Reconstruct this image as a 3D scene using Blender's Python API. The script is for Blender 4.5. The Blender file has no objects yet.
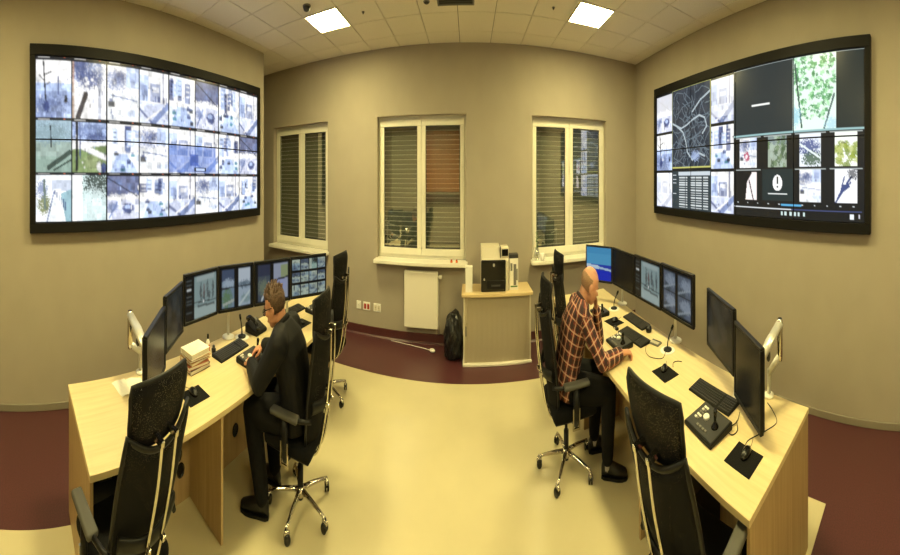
import bpy, bmesh, math, random
import numpy as np
from mathutils import Vector, Matrix
random.seed(7)
PI = math.pi
scene = bpy.context.scene
C = scene.collection

# ------------------------------------------------------------------ camera
# The photograph is a hand-swept cylindrical panorama: columns are angles, rows are heights on a cylinder.
FH, FV, X0, YH, CAMZ = 285.6, 494.0, 469.0, 178.3, 1.9
cam = bpy.data.cameras.new('camera')
cam.type = 'PANO'
cam.panorama_type = 'CENTRAL_CYLINDRICAL'
cam.central_cylindrical_range_u_min = -X0 / FH
cam.central_cylindrical_range_u_max = (900 - X0) / FH
cam.central_cylindrical_range_v_min = -(555 - YH) / FV
cam.central_cylindrical_range_v_max = YH / FV
cam.central_cylindrical_radius = 1.0
cam.clip_start = 0.02
camo = bpy.data.objects.new('camera', cam)
C.objects.link(camo)
camo.location = (0, 0, CAMZ)
camo.rotation_euler = (PI / 2, 0, 0)
scene.camera = camo

# ------------------------------------------------------------------ world, exposure
w = bpy.data.worlds.new('night')
scene.world = w
w.use_nodes = True
w.node_tree.nodes['Background'].inputs[0].default_value = (0.01, 0.012, 0.02, 1)
w.node_tree.nodes['Background'].inputs[1].default_value = 0.3
scene.view_settings.view_transform = 'Standard'
scene.view_settings.look = 'None'
scene.view_settings.gamma = 1
scene.view_settings.use_curve_mapping = False
scene.view_settings.exposure = 1.0
PANEL_POWER = 38.5                    # emission of the ceiling light panels
LIGHT_COL = (1.0, 0.86, 0.375)         # warm fluorescent tubes
SCREEN = 1.0                          # brightness of the video walls

# ------------------------------------------------------------------ materials
def lin(r, g, b):
    f = lambda v: ((v / 255 + .055) / 1.055) ** 2.4 if v > 10 else v / 255 / 12.92
    return (f(r), f(g), f(b), 1)

MATS = {}
def mat(name, col, rough=.5, metal=0.0, noise=0.0, nscale=40, bump=0.0, bscale=200, spec=.5, coat=0.0):
    m = bpy.data.materials.new(name); m.use_nodes = True
    nt = m.node_tree; b = nt.nodes['Principled BSDF']
    b.inputs['Base Color'].default_value = col
    b.inputs['Roughness'].default_value = rough
    b.inputs['Metallic'].default_value = metal
    b.inputs['Specular IOR Level'].default_value = spec
    b.inputs['Coat Weight'].default_value = coat
    tc = nt.nodes.new('ShaderNodeTexCoord')
    if noise:
        n = nt.nodes.new('ShaderNodeTexNoise'); n.inputs['Scale'].default_value = nscale
        n.inputs['Detail'].default_value = 4
        nt.links.new(tc.outputs['Object'], n.inputs['Vector'])
        r = nt.nodes.new('ShaderNodeValToRGB')
        r.color_ramp.elements[0].position = .3; r.color_ramp.elements[1].position = .7
        r.color_ramp.elements[0].color = tuple(max(0, c * (1 - noise)) for c in col[:3]) + (1,)
        r.color_ramp.elements[1].color = tuple(min(1, c * (1 + noise)) for c in col[:3]) + (1,)
        nt.links.new(n.outputs['Fac'], r.inputs['Fac'])
        nt.links.new(r.outputs['Color'], b.inputs['Base Color'])
    if bump:
        n2 = nt.nodes.new('ShaderNodeTexNoise'); n2.inputs['Scale'].default_value = bscale
        nt.links.new(tc.outputs['Object'], n2.inputs['Vector'])
        bp = nt.nodes.new('ShaderNodeBump'); bp.inputs['Strength'].default_value = bump
        bp.inputs['Distance'].default_value = .01
        nt.links.new(n2.outputs['Fac'], bp.inputs['Height'])
        nt.links.new(bp.outputs['Normal'], b.inputs['Normal'])
    MATS[name] = m
    return m

def wood(name, dark, light, axis='Y', rough=.35):
    m = bpy.data.materials.new(name); m.use_nodes = True
    nt = m.node_tree; b = nt.nodes['Principled BSDF']
    tc = nt.nodes.new('ShaderNodeTexCoord'); mp = nt.nodes.new('ShaderNodeMapping')
    s = {'X': (1.5, 30, 30), 'Y': (30, 1.5, 30), 'Z': (30, 30, 1.5)}[axis]
    mp.inputs['Scale'].default_value = s
    n = nt.nodes.new('ShaderNodeTexNoise'); n.inputs['Scale'].default_value = 1.3; n.inputs['Detail'].default_value = 5
    r = nt.nodes.new('ShaderNodeValToRGB')
    r.color_ramp.elements[0].position = .3; r.color_ramp.elements[1].position = .75
    r.color_ramp.elements[0].color = dark; r.color_ramp.elements[1].color = light
    nt.links.new(tc.outputs['Object'], mp.inputs['Vector']); nt.links.new(mp.outputs['Vector'], n.inputs['Vector'])
    nt.links.new(n.outputs['Fac'], r.inputs['Fac']); nt.links.new(r.outputs['Color'], b.inputs['Base Color'])
    b.inputs['Roughness'].default_value = rough
    MATS[name] = m
    return m

def emis(name, col, strength):
    m = bpy.data.materials.new(name); m.use_nodes = True
    b = m.node_tree.nodes['Principled BSDF']
    b.inputs['Base Color'].default_value = (.8, .8, .8, 1)
    b.inputs['Emission Color'].default_value = tuple(col) + (1,) if len(col) == 3 else col
    b.inputs['Emission Strength'].default_value = strength
    MATS[name] = m
    return m

def screen_mat(name, strength, rough=.25, spec=.22):
    m = bpy.data.materials.new(name); m.use_nodes = True
    nt = m.node_tree; b = nt.nodes['Principled BSDF']
    b.inputs['Base Color'].default_value = (.008, .008, .009, 1); b.inputs['Roughness'].default_value = rough; b.inputs['Specular IOR Level'].default_value = spec
    a = nt.nodes.new('ShaderNodeAttribute'); a.attribute_name = 'picture'
    nt.links.new(a.outputs['Color'], b.inputs['Emission Color'])
    b.inputs['Emission Strength'].default_value = strength
    MATS[name] = m
    return m

mat('wall_paint', lin(164, 155, 139), .75, noise=.03, nscale=3, bump=.05, bscale=300, spec=.3)
mat('rear_paint', lin(172, 160, 140), .75, noise=.03, nscale=3, spec=.3)
mat('ceiling_tile', lin(228, 222, 208), .9, noise=.05, nscale=60, bump=.25, bscale=250, spec=.2)
mat('tile_grid', lin(120, 112, 98), .7)
mat('lino_cream', lin(202, 192, 156), .30, noise=.035, nscale=2.2, spec=.5)
mat('lino_red', lin(80, 42, 46), .36, noise=.25, nscale=90, spec=.5)
mat('skirting_red', lin(78, 38, 38), .4)
mat('skirting_beige', lin(132, 124, 108), .5)
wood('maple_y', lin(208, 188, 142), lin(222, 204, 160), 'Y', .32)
wood('maple_z', lin(164, 138, 98), lin(184, 158, 116), 'Z', .4)  # upright desk panels: worktop maple with their shade mixed into the colour
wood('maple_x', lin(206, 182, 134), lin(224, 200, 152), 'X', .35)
wood('brown_door', lin(170, 104, 56), lin(196, 128, 74), 'Z', .4)
mat('pvc_white', lin(226, 222, 206), .35, noise=.02, nscale=5)
mat('sill_white', lin(232, 228, 214), .3)
mat('shutter', lin(116, 122, 112), .5, noise=.05, nscale=4)
mat('shutter_bead', lin(230, 230, 220), .4)  # light caught on the slat edges, painted as a paler material
mat('black_plastic', lin(15, 15, 15), .45, bump=.05, bscale=500, spec=.3)
mat('black_gloss', lin(14, 14, 15), .18)
mat('tv_frame', lin(15, 14, 13), .55, spec=.2)
mat('black_fabric', lin(13, 13, 14), .9, noise=.25, nscale=150, bump=.3, bscale=400, spec=.2)
mat('dark_grey', lin(48, 48, 48), .5)
mat('pad_grey', lin(74, 72, 66), .6)
mat('mid_grey', lin(110, 108, 102), .5)
mat('chrome', lin(205, 200, 190), .14, metal=1)
mat('silver', lin(205, 203, 196), .32, metal=.45)
mat('white_plastic', lin(232, 230, 222), .4)
mat('cream_plastic', lin(206, 198, 176), .5)
mat('steel_white', lin(228, 222, 206), .35)
mat('tambour', lin(172, 160, 136), .5)
mat('paper', lin(238, 234, 222), .8, noise=.02)
mat('bag_black', lin(14, 15, 16), .28, noise=.2, nscale=20, bump=.5, bscale=40)
mat('red_plastic', lin(176, 44, 22), .4)
mat('orange', lin(220, 110, 40), .5)
mat('skin', lin(198, 142, 110), .5, noise=.06, nscale=30, spec=.4)
mat('skin_red', lin(194, 142, 114), .5, noise=.07, nscale=30, spec=.4)
mat('hair_brown', lin(84, 62, 44), .6, noise=.4, nscale=70, bump=.6, bscale=160)
mat('hair_grey', lin(150, 118, 92), .75, noise=.25, nscale=200, bump=.3, bscale=400)
mat('jacket', lin(18, 18, 20), .75, noise=.25, nscale=60, bump=.15, bscale=120, spec=.3)
mat('trousers', lin(17, 17, 18), .85, noise=.2, nscale=60, spec=.2)
mat('shoe', lin(18, 17, 17), .38)
mat('sock', lin(170, 165, 158), .9)
mat('eye_white', lin(230, 225, 215), .3)
mat('lips', lin(168, 96, 82), .5)
mat('green_leaf', lin(70, 110, 50), .5, noise=.3, nscale=30)
emis('panel_light', LIGHT_COL, PANEL_POWER)
screen_mat('wall_screen', .60 * SCREEN)
screen_mat('desk_screen', .33, .22, .12)
mat('blank_screen', lin(14, 14, 15), .2)

# thin window glass: mirror-like sheen over clear view
g = bpy.data.materials.new('window_glass'); g.use_nodes = True; nt = g.node_tree
for n in list(nt.nodes): nt.nodes.remove(n)
out = nt.nodes.new('ShaderNodeOutputMaterial'); mx = nt.nodes.new('ShaderNodeMixShader')
tr = nt.nodes.new('ShaderNodeBsdfTransparent'); tr.inputs[0].default_value = (.86, .9, .88, 1)
gl = nt.nodes.new('ShaderNodeBsdfGlossy'); gl.inputs['Roughness'].default_value = .01
gl.inputs[0].default_value = (1, 1, 1, 1)
lw = nt.nodes.new('ShaderNodeLayerWeight'); lw.inputs['Blend'].default_value = .5
pw = nt.nodes.new('ShaderNodeMath'); pw.operation = 'POWER'; pw.inputs[1].default_value = 4
fr = nt.nodes.new('ShaderNodeMath'); fr.operation = 'MULTIPLY_ADD'; fr.inputs[1].default_value = .7; fr.inputs[2].default_value = .40
nt.links.new(lw.outputs['Facing'], pw.inputs[0]); nt.links.new(pw.outputs[0], fr.inputs[0])
nt.links.new(fr.outputs[0], mx.inputs[0]); nt.links.new(tr.outputs[0], mx.inputs[1]); nt.links.new(gl.outputs[0], mx.inputs[2])
nt.links.new(mx.outputs[0], out.inputs[0]); MATS['window_glass'] = g

# open-weave chair mesh: black threads, small holes
g = bpy.data.materials.new('chair_mesh'); g.use_nodes = True; nt = g.node_tree
b = nt.nodes['Principled BSDF']; b.inputs['Base Color'].default_value = lin(14, 14, 15); b.inputs['Roughness'].default_value = .8; b.inputs['Specular IOR Level'].default_value = .2
tr = nt.nodes.new('ShaderNodeBsdfTransparent'); mx = nt.nodes.new('ShaderNodeMixShader')
tc = nt.nodes.new('ShaderNodeTexCoord'); vo = nt.nodes.new('ShaderNodeTexVoronoi'); vo.inputs['Scale'].default_value = 420
th = nt.nodes.new('ShaderNodeMath'); th.operation = 'LESS_THAN'; th.inputs[1].default_value = .30
nt.links.new(tc.outputs['Object'], vo.inputs['Vector']); nt.links.new(vo.outputs['Distance'], th.inputs[0])
nt.links.new(th.outputs[0], mx.inputs[0]); nt.links.new(b.outputs[0], mx.inputs[1]); nt.links.new(tr.outputs[0], mx.inputs[2])
nt.links.new(mx.outputs[0], nt.nodes['Material Output'].inputs[0]); MATS['chair_mesh'] = g

# plaid cotton
g = bpy.data.materials.new('plaid'); g.use_nodes = True; nt = g.node_tree; b = nt.nodes['Principled BSDF']
b.inputs['Roughness'].default_value = .85
at = nt.nodes.new('ShaderNodeAttribute'); at.attribute_name = 'cloth'
sp = nt.nodes.new('ShaderNodeSeparateXYZ'); nt.links.new(at.outputs['Vector'], sp.inputs[0])
def band(sock, freq, width, off=0):
    a = nt.nodes.new('ShaderNodeMath'); a.operation = 'MULTIPLY_ADD'; a.inputs[1].default_value = freq; a.inputs[2].default_value = off
    f = nt.nodes.new('ShaderNodeMath'); f.operation = 'FRACT'
    l = nt.nodes.new('ShaderNodeMath'); l.operation = 'LESS_THAN'; l.inputs[1].default_value = width
    nt.links.new(sock, a.inputs[0]); nt.links.new(a.outputs[0], f.inputs[0]); nt.links.new(f.outputs[0], l.inputs[0])
    return l.outputs[0]
def mixc(fac, c1, c2, w=1.0):
    m_ = nt.nodes.new('ShaderNodeMix'); m_.data_type = 'RGBA'
    s_ = nt.nodes.new('ShaderNodeMath'); s_.operation = 'MULTIPLY'; s_.inputs[1].default_value = w
    nt.links.new(fac, s_.inputs[0]); nt.links.new(s_.outputs[0], m_.inputs['Factor'])
    if isinstance(c1, tuple): m_.inputs['A'].default_value = c1
    else: nt.links.new(c1, m_.inputs['A'])
    m_.inputs['B'].default_value = c2
    return m_.outputs['Result']
cc = mixc(band(sp.outputs['X'], 14.5, .42), lin(126, 60, 50), lin(32, 26, 36), .82)
cc = mixc(band(sp.outputs['Y'], 14.5, .42), cc, lin(38, 26, 32), .7)
cc = mixc(band(sp.outputs['X'], 14.5, .15, .3), cc, lin(216, 176, 150), .6)
cc = mixc(band(sp.outputs['Y'], 14.5, .15, .3), cc, lin(216, 176, 150), .6)
nt.links.new(cc, b.inputs['Base Color']); MATS['plaid'] = g

# ------------------------------------------------------------------ mesh helpers
def V(*a): return Vector(a)

def box(bm, x0, x1, y0, y1, z0, z1, bev=0.0, M=None, seg=1):
    b2 = bmesh.new()
    bmesh.ops.create_cube(b2, size=1)
    for v in b2.verts:
        v.co = Vector(((x0 + x1) / 2 + v.co.x * (x1 - x0), (y0 + y1) / 2 + v.co.y * (y1 - y0), (z0 + z1) / 2 + v.co.z * (z1 - z0)))
    if bev:
        bmesh.ops.bevel(b2, geom=b2.edges[:], offset=bev, segments=seg, affect='EDGES', profile=.5)
    join(bm, b2, M)
    return bm

def join(bm, b2, M=None):
    b2.verts.index_update()
    vs = [bm.verts.new(M @ v.co if M else v.co) for v in b2.verts]
    for f in b2.faces:
        try:
            nf = bm.faces.new([vs[v.index] for v in f.verts]); nf.smooth = f.smooth
        except ValueError: pass
    b2.free()

def frame_of(d):
    d = Vector(d).normalized()
    up = Vector((0, 0, 1)) if abs(d.z) < .95 else Vector((1, 0, 0))
    s = d.cross(up).normalized(); u = s.cross(d).normalized()
    return s, u

def tube(bm, pts, r, n=10, cap=True, ry=None):
    pts = [Vector(p) for p in pts]
    rs = r if isinstance(r, (list, tuple)) else [r] * len(pts)
    rings = []; ps = None
    for i, p in enumerate(pts):
        d = (pts[min(i + 1, len(pts) - 1)] - pts[max(i - 1, 0)])
        s, u = frame_of(d)
        if ps is not None:
            dn = d.normalized(); s = (ps - dn * ps.dot(dn)).normalized(); u = s.cross(dn).normalized()
        ps = s
        k = ry if ry else 1
        rings.append([bm.verts.new(p + s * math.cos(a) * rs[i] + u * math.sin(a) * rs[i] * k)
                      for a in [2 * PI * j / n for j in range(n)]])
    for a, b in zip(rings, rings[1:]):
        for j in range(n):
            f = bm.faces.new((a[j], a[(j + 1) % n], b[(j + 1) % n], b[j])); f.smooth = True
    if cap:
        bm.faces.new(rings[0][::-1]); bm.faces.new(rings[-1])
    return bm

def spline(pts, n=6):
    P = [Vector(p) for p in pts]; out = []
    for i in range(len(P) - 1):
        p0 = P[max(i - 1, 0)]; p1 = P[i]; p2 = P[i + 1]; p3 = P[min(i + 2, len(P) - 1)]
        for k in range(n):
            t = k / n
            out.append(.5 * ((2 * p1) + (p2 - p0) * t + (2 * p0 - 5 * p1 + 4 * p2 - p3) * t * t + (3 * p1 - p0 - 3 * p2 + p3) * t ** 3))
    out.append(P[-1]); return out

def lathe(bm, prof, n=20, M=None, cap=True):
    """prof: list of (radius, z)"""
    b2 = bmesh.new(); rings = []
    for r, z in prof:
        rings.append([b2.verts.new((r * math.cos(2 * PI * j / n), r * math.sin(2 * PI * j / n), z)) for j in range(n)])
    for a, b in zip(rings, rings[1:]):
        for j in range(n):
            f = b2.faces.new((a[j], a[(j + 1) % n], b[(j + 1) % n], b[j])); f.smooth = True
    if cap:
        b2.faces.new(rings[0][::-1]); b2.faces.new(rings[-1])
    join(bm, b2, M); return bm

def ell(bm, c, a, b_, d, n=16, m=10):
    """ellipsoid, a b_ d = scaled axis vectors"""
    c, a, b_, d = Vector(c), Vector(a), Vector(b_), Vector(d)
    b2 = bmesh.new()
    bmesh.ops.create_uvsphere(b2, u_segments=n, v_segments=m, radius=1)
    for v in b2.verts: v.co = c + a * v.co.x + b_ * v.co.y + d * v.co.z
    for f in b2.faces: f.smooth = True
    if a.cross(b_).dot(d) < 0: bmesh.ops.reverse_faces(b2, faces=b2.faces[:])
    join(bm, b2); return bm

def prism(bm, poly, z0, z1, bev=0.0):
    b2 = bmesh.new()
    lo = [b2.verts.new((x, y, z0)) for x, y in poly]; hi = [b2.verts.new((x, y, z1)) for x, y in poly]
    n = len(poly)
    b2.faces.new(lo[::-1]); b2.faces.new(hi)
    for i in range(n): b2.faces.new((lo[i], lo[(i + 1) % n], hi[(i + 1) % n], hi[i]))
    bmesh.ops.recalc_face_normals(b2, faces=b2.faces[:])
    if bev: bmesh.ops.bevel(b2, geom=b2.edges[:], offset=bev, segments=1, affect='EDGES')
    join(bm, b2); return bm

def B(*a, **k): return box(bmesh.new(), *a, **k)

def obj(name, bm, m=None, parent=None, smooth=False):
    if isinstance(bm, bpy.types.Mesh): me = bm
    else:
        me = bpy.data.meshes.new(name); bm.to_mesh(me); bm.free()
    if smooth:
        for p in me.polygons: p.use_smooth = True
    if m is not None and not me.materials: me.materials.append(MATS[m] if isinstance(m, str) else m)
    o = bpy.data.objects.new(name, me); C.objects.link(o)
    if parent: o.parent = parent
    return o

def tag(o, label, cat, group=None, kind=None):
    o['label'] = label; o['category'] = cat
    if group: o['group'] = group
    if kind: o['kind'] = kind
    return o

def thing(name, label, cat, loc=(0, 0, 0), rz=0.0, group=None):
    o = bpy.data.objects.new(name, None); C.objects.link(o)
    o.empty_display_size = .1
    o.location = loc; o.rotation_euler = (0, 0, rz)
    return tag(o, label, cat, group)

def struct(name, bm, m, label=None, parent=None):
    o = obj(name, bm, m, parent); o['kind'] = 'structure'
    if label: o['label'] = label
    return o

def copy_tree(o, parent=None):
    c = o.copy(); C.objects.link(c); c.parent = parent
    for ch in list(o.children): copy_tree(ch, c)
    return c

# ================================================================== THE ROOM
YB = 5.62            # back wall
XL, XR = -4.03, 3.71
YL = 4.61            # the left wall ends here, an alcove lies behind its corner
XA = -5.4            # alcove side
YR = -3.0            # wall behind the photographer
ZC = 3.45
REC = .13            # window recess depth
WIN = [(-4.58, -3.03), (-1.87, -.06), (1.26, 2.93)]
ZW0, ZW1 = .955, 2.637

# floor: red linoleum with a cream field
struct('floor', B(XA - .1, XR + .1, YR - .1, YB + .6, -.12, 0), 'lino_red', 'dark red linoleum floor with a cream field in the middle')
bm = bmesh.new()
prism(bm, [(-2.66, YR + .3), (1.45, YR + .3), (1.45, .91), (2.73, .91), (2.73, 4.545), (-2.66, 4.545)], 0.0, .004)
fo = struct('floor_field', bm, 'lino_cream', 'glossy cream linoleum field between the desks')

# walls
def wall(name, *a, label=None): return struct(name, B(*a), 'wall_paint', label)
bm = bmesh.new()
xs = [XA - .1] + [v for w_ in WIN for v in w_] + [XR + .2]
for i in range(0, len(xs), 2): box(bm, xs[i], xs[i + 1], YB, YB + .3, -.1, ZC + .2)
for a, b_ in WIN:
    box(bm, a, b_, YB, YB + .3, -.1, ZW0 - .03); box(bm, a, b_, YB, YB + .3, ZW1, ZC + .2)
struct('wall_back', bm, 'wall_paint', 'tan painted wall with three shuttered windows')
wall('wall_left', XA - .1, XL, YR - .1, YL, -.1, ZC + .2, label='tan painted wall carrying the video wall of street cameras')
wall('wall_alcove', XA - .25, XA, YL - .1, YB + .3, -.1, ZC + .2, label='side of the alcove behind the left wall corner')
wall('wall_right', XR, XR + .2, YR - .1, YB + .3, -.1, ZC + .2, label='tan painted wall carrying the video wall with the map')
struct('wall_rear', B(XL - .1, XR + .1, YR - .2, YR, -.1, ZC + .2), 'rear_paint', 'tan wall behind the photographer')
struct('trim_5', B(-2.4, -.5, YR, YR + .06, 1.5, 3.3, bev=.01), 'brown_door', 'brown wooden wall panel behind the photographer')
struct('trim_6', B(-2.4, .6, YR, YR + .14, 1.15, 1.42, bev=.01), 'skirting_red', 'dark red ledge behind the photographer')

# baseboards
def skirt(name, *a, m='skirting_beige', label=None): return struct(name, B(*a, bev=.004), m, label)
skirt('baseboard_left', XL, XL + .015, YR, YL, 0, .06, label='beige skirting along the left wall')
skirt('baseboard_right', XR - .015, XR, YR, YB, 0, .06, label='beige skirting along the right wall')
bm = bmesh.new()          # coved red lino skirting at the back wall
pts = [(0, 0), (-.03, 0), (-.014, .02), (-.01, .11), (0, .115)]
for i in range(len(pts) - 1):
    pass
prof = [bm.verts.new((XA, YB + p[0], p[1])) for p in pts]; prof2 = [bm.verts.new((XR - .015, YB + p[0], p[1])) for p in pts]
bm.faces.new(prof[::-1]); bm.faces.new(prof2)
for i in range(len(pts)):
    j = (i + 1) % len(pts); bm.faces.new((prof[i], prof[j], prof2[j], prof2[i]))
bmesh.ops.recalc_face_normals(bm, faces=bm.faces[:])
struct('baseboard_back', bm, 'skirting_red', 'dark red coved skirting along the window wall')

# ceiling: grid of mineral tiles
T = .605; GX = -.18; GY = 4.575
ceil = struct('ceiling', B(XA - .2, XR + .2, YR - .2, YB + .3, ZC + .012, ZC + .15), 'tile_grid', 'suspended ceiling of square mineral tiles')
LIGHTS = [(-4, -1), (3, -1), (-4, -5), (3, -5), (-4, -9), (3, -9)]  # first two are seen; the other four are assumed, added to brighten the room
LIGHTS = [(i, j) for i, j in LIGHTS]
tile_meshes = {}
def tile(x0, x1, y0, y1):
    w_, d_ = round(x1 - x0, 3), round(y1 - y0, 3)
    if (w_, d_) not in tile_meshes:
        b2 = B(0, w_, 0, d_, 0, .022, bev=.003)
        me = bpy.data.meshes.new('ceiling_tile'); b2.to_mesh(me); b2.free(); me.materials.append(MATS['ceiling_tile'])
        tile_meshes[(w_, d_)] = me
    o = bpy.data.objects.new('ceiling_tile', tile_meshes[(w_, d_)]); C.objects.link(o)
    o.location = (x0, y0, ZC - .006); o.parent = ceil
GAP = .006
for i in range(-9, 8):
    for j in range(-10, 3):
        x0, x1 = GX + i * T, GX + (i + 1) * T; y0, y1 = GY + j * T, GY + (j + 1) * T
        if (i, j) in LIGHTS: continue
        x1 = min(x1, XR); y1 = min(y1, YB)
        x0 = max(x0, XL if y1 <= YL + .01 else XA)
        if x1 - x0 < .03 or y1 - y0 < .03: continue
        tile(x0 + GAP, x1 - GAP, y0 + GAP, y1 - GAP)
for k, (i, j) in enumerate(LIGHTS):
    x0, y0 = GX + i * T, GY + j * T
    if k < 2: lab = ['bright square ceiling light panel nearer the video wall of street cameras', 'bright square ceiling light panel nearer the video wall with the map'][k]
    else: lab = ['bright square ceiling light panel above the street-side desk', 'bright square ceiling light panel above the map-side desk', 'bright square ceiling light panel behind the photographer on the street side', 'bright square ceiling light panel behind the photographer on the map side'][k - 2]
    t = thing('ceiling_light', lab, 'ceiling light', (x0, y0, ZC), 0, 'square light panels' if k > 1 else None)
    b2 = bmesh.new(); e = .018
    box(b2, GAP, T - GAP, GAP, GAP + e, -.012, .02); box(b2, GAP, T - GAP, T - GAP - e, T - GAP, -.012, .02)
    box(b2, GAP, GAP + e, GAP + e, T - GAP - e, -.012, .02); box(b2, T - GAP - e, T - GAP, GAP + e, T - GAP - e, -.012, .02)
    obj('light_frame', b2, 'steel_white', t)
    obj('diffuser', B(GAP + e, T - GAP - e, GAP + e, T - GAP - e, -.004, .01), 'panel_light', t)

# ceiling vent and small fittings
t = thing('ceiling_vent', 'dark slotted air vent in the ceiling above the middle window', 'vent', (-.2, 4.18, ZC - .006))
b2 = bmesh.new()
for a in [(-.28, .28, -.19, -.165), (-.28, .28, .165, .19), (-.28, -.255, -.165, .165), (.255, .28, -.165, .165)]: box(b2, *a, -.014, 0)
obj('vent_frame', b2, 'mid_grey', t)
obj('vent_back', B(-.255, .255, -.165, .165, -.003, 0), 'black_plastic', t)
sl = None
for k in range(7):
    yy = -.14 + k * .047
    o = obj('slat', B(-.25, .25, -.012, .012, -.012, -.008), 'dark_grey', t) if sl is None else obj('slat', sl)
    if sl is None: sl = o.data
    else: o.parent = t
    o.location = (0, yy, 0); o.rotation_euler = (.0, 0, 0)
t = thing('smoke_detector', 'round grey smoke detector beside a ceiling light', 'detector', (-2.38, 3.73, ZC - .006))
obj('detector_base', lathe(bmesh.new(), [(.062, -.012), (.065, 0)], 20), 'mid_grey', t)
obj('detector_cap', lathe(bmesh.new(), [(.02, -.045), (.04, -.042), (.052, -.03), (.055, -.012)], 20), 'dark_grey', t)
for k, (x, y, lab) in enumerate([(-1.66, 4.27, 'tiny ceiling nozzle nearer the smoke detector'), (1.30, 4.27, 'tiny ceiling nozzle farther from the smoke detector')]):
    t = thing('ceiling_nozzle', lab, 'nozzle', (x, y, ZC - .006), 0, 'ceiling nozzles')
    obj('rosette', lathe(bmesh.new(), [(.022, -.006), (.024, 0)], 14), 'mid_grey', t)
    obj('nozzle_tip', lathe(bmesh.new(), [(.006, -.022), (.009, -.02), (.01, -.006)], 10), 'dark_grey', t)
t = thing('ceiling_speaker', 'small dark perforated fitting beside the ceiling vent', 'ceiling fitting', (-.64, 4.27, ZC - .006))
obj('fitting_ring', lathe(bmesh.new(), [(.045, -.008), (.05, 0)], 16), 'mid_grey', t)
obj('fitting_grille', lathe(bmesh.new(), [(.02, -.018), (.034, -.014), (.036, -.008)], 16), 'dark_grey', t)

# windows: recessed PVC frames, two sashes, roller shutter outside
slat_cache = {}
for wi, (a, b_) in enumerate(WIN):
    labs = ['double window in the alcove corner with closed shutter', 'double window in the middle above the radiator', 'double window near the right wall above the far desk']
    yf = YB + REC; z0, z1 = ZW0, ZW1
    fr = bmesh.new(); e = .045
    box(fr, a, b_, yf, yf + .07, z0, z0 + e); box(fr, a, b_, yf, yf + .07, z1 - e, z1)
    box(fr, a, a + e, yf, yf + .07, z0 + e, z1 - e); box(fr, b_ - e, b_, yf, yf + .07, z0 + e, z1 - e)
    wo = struct('window_%d' % (wi + 1), fr, 'pvc_white', labs[wi])
    xm = (a + b_) / 2
    for si, (sa, sb) in enumerate([(a + e - .012, xm - .002), (xm + .002, b_ - e + .012)]):
        fo_ = -.018; s0, s1 = z0 + e - .012, z1 - e + .012; q = .085
        b2 = bmesh.new()
        box(b2, sa, sb, yf + fo_, yf + .045, s0, s0 + q, bev=.006); box(b2, sa, sb, yf + fo_, yf + .045, s1 - q, s1, bev=.006)
        box(b2, sa, sa + q, yf + fo_, yf + .045, s0 + q, s1 - q, bev=.006); box(b2, sb - q, sb, yf + fo_, yf + .045, s0 + q, s1 - q, bev=.006)
        so = obj('sash', b2, 'pvc_white', wo)
        b2 = bmesh.new(); g0 = .012
        gx0, gx1, gz0, gz1 = sa + q, sb - q, s0 + q, s1 - q
        box(b2, gx0, gx1, yf - .006, yf, gz0, gz0 + g0); box(b2, gx0, gx1, yf - .006, yf, gz1 - g0, gz1)
        box(b2, gx0, gx0 + g0, yf - .006, yf, gz0 + g0, gz1 - g0); box(b2, gx1 - g0, gx1, yf - .006, yf, gz0 + g0, gz1 - g0)
        obj('gasket', b2, 'dark_grey', so)
        b2 = bmesh.new(); vs = [b2.verts.new(p) for p in [(gx0, yf + .01, gz0), (gx1, yf + .01, gz0), (gx1, yf + .01, gz1), (gx0, yf + .01, gz1)]]
        b2.faces.new(vs); obj('pane', b2, 'window_glass', so)
        if si == 1:
            b2 = bmesh.new(); hx = sa + q * .5
            box(b2, hx - .014, hx + .014, yf + fo_ - .01, yf + fo_, 1.66, 1.74, bev=.004)
            box(b2, hx - .01, hx + .01, yf + fo_ - .04, yf + fo_ - .01, 1.69, 1.71); box(b2, hx - .01, hx + .01, yf + fo_ - .048, yf + fo_ - .03, 1.60, 1.71, bev=.004)
            obj('window_handle', b2, 'pvc_white', so)
    # shutter slats, each one a curved lath with a painted edge highlight
    pitch = .058; w_ = b_ - a - .05
    key = round(w_, 3)
    if key not in slat_cache:
        b2 = bmesh.new(); rows = []
        prof = [(.056, 0)] + [(.05 - .006 * math.sin(PI * f_), .004 + f_ * (pitch - .016)) for f_ in (0, .25, .5, .75, 1)] + [(.046, pitch - .011), (.040, pitch - .009), (.039, pitch - .005), (.043, pitch - .002), (.056, pitch - .001)]
        for yy, zz in prof: rows.append([b2.verts.new((x, yy, zz)) for x in (0, w_)])
        for q_, (r0, r1) in enumerate(zip(rows, rows[1:])):
            f = b2.faces.new((r0[0], r0[1], r1[1], r1[0])); f.smooth = True; f.material_index = 1 if q_ >= 5 else 0
        me = bpy.data.meshes.new('slat'); b2.to_mesh(me); b2.free(); me.materials.append(MATS['shutter']); me.materials.append(MATS['shutter_bead']); slat_cache[key] = me
    z = z0 + .02
    while z < z1 - .03:
        o = bpy.data.objects.new('slat', slat_cache[key]); C.objects.link(o); o.parent = wo
        o.location = (a + .025, yf + .09, z); z += pitch
    obj('shutter_backing', B(a, b_, yf + .15, yf + .165, z0, z1), 'dark_grey', wo)
    sill = struct('trim_%d' % (wi + 1), B(a - .03, b_ + .03, YB - .17, yf, ZW0 - .045, ZW0 - .001, bev=.008, seg=2), 'sill_white', 'white window sill')

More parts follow.
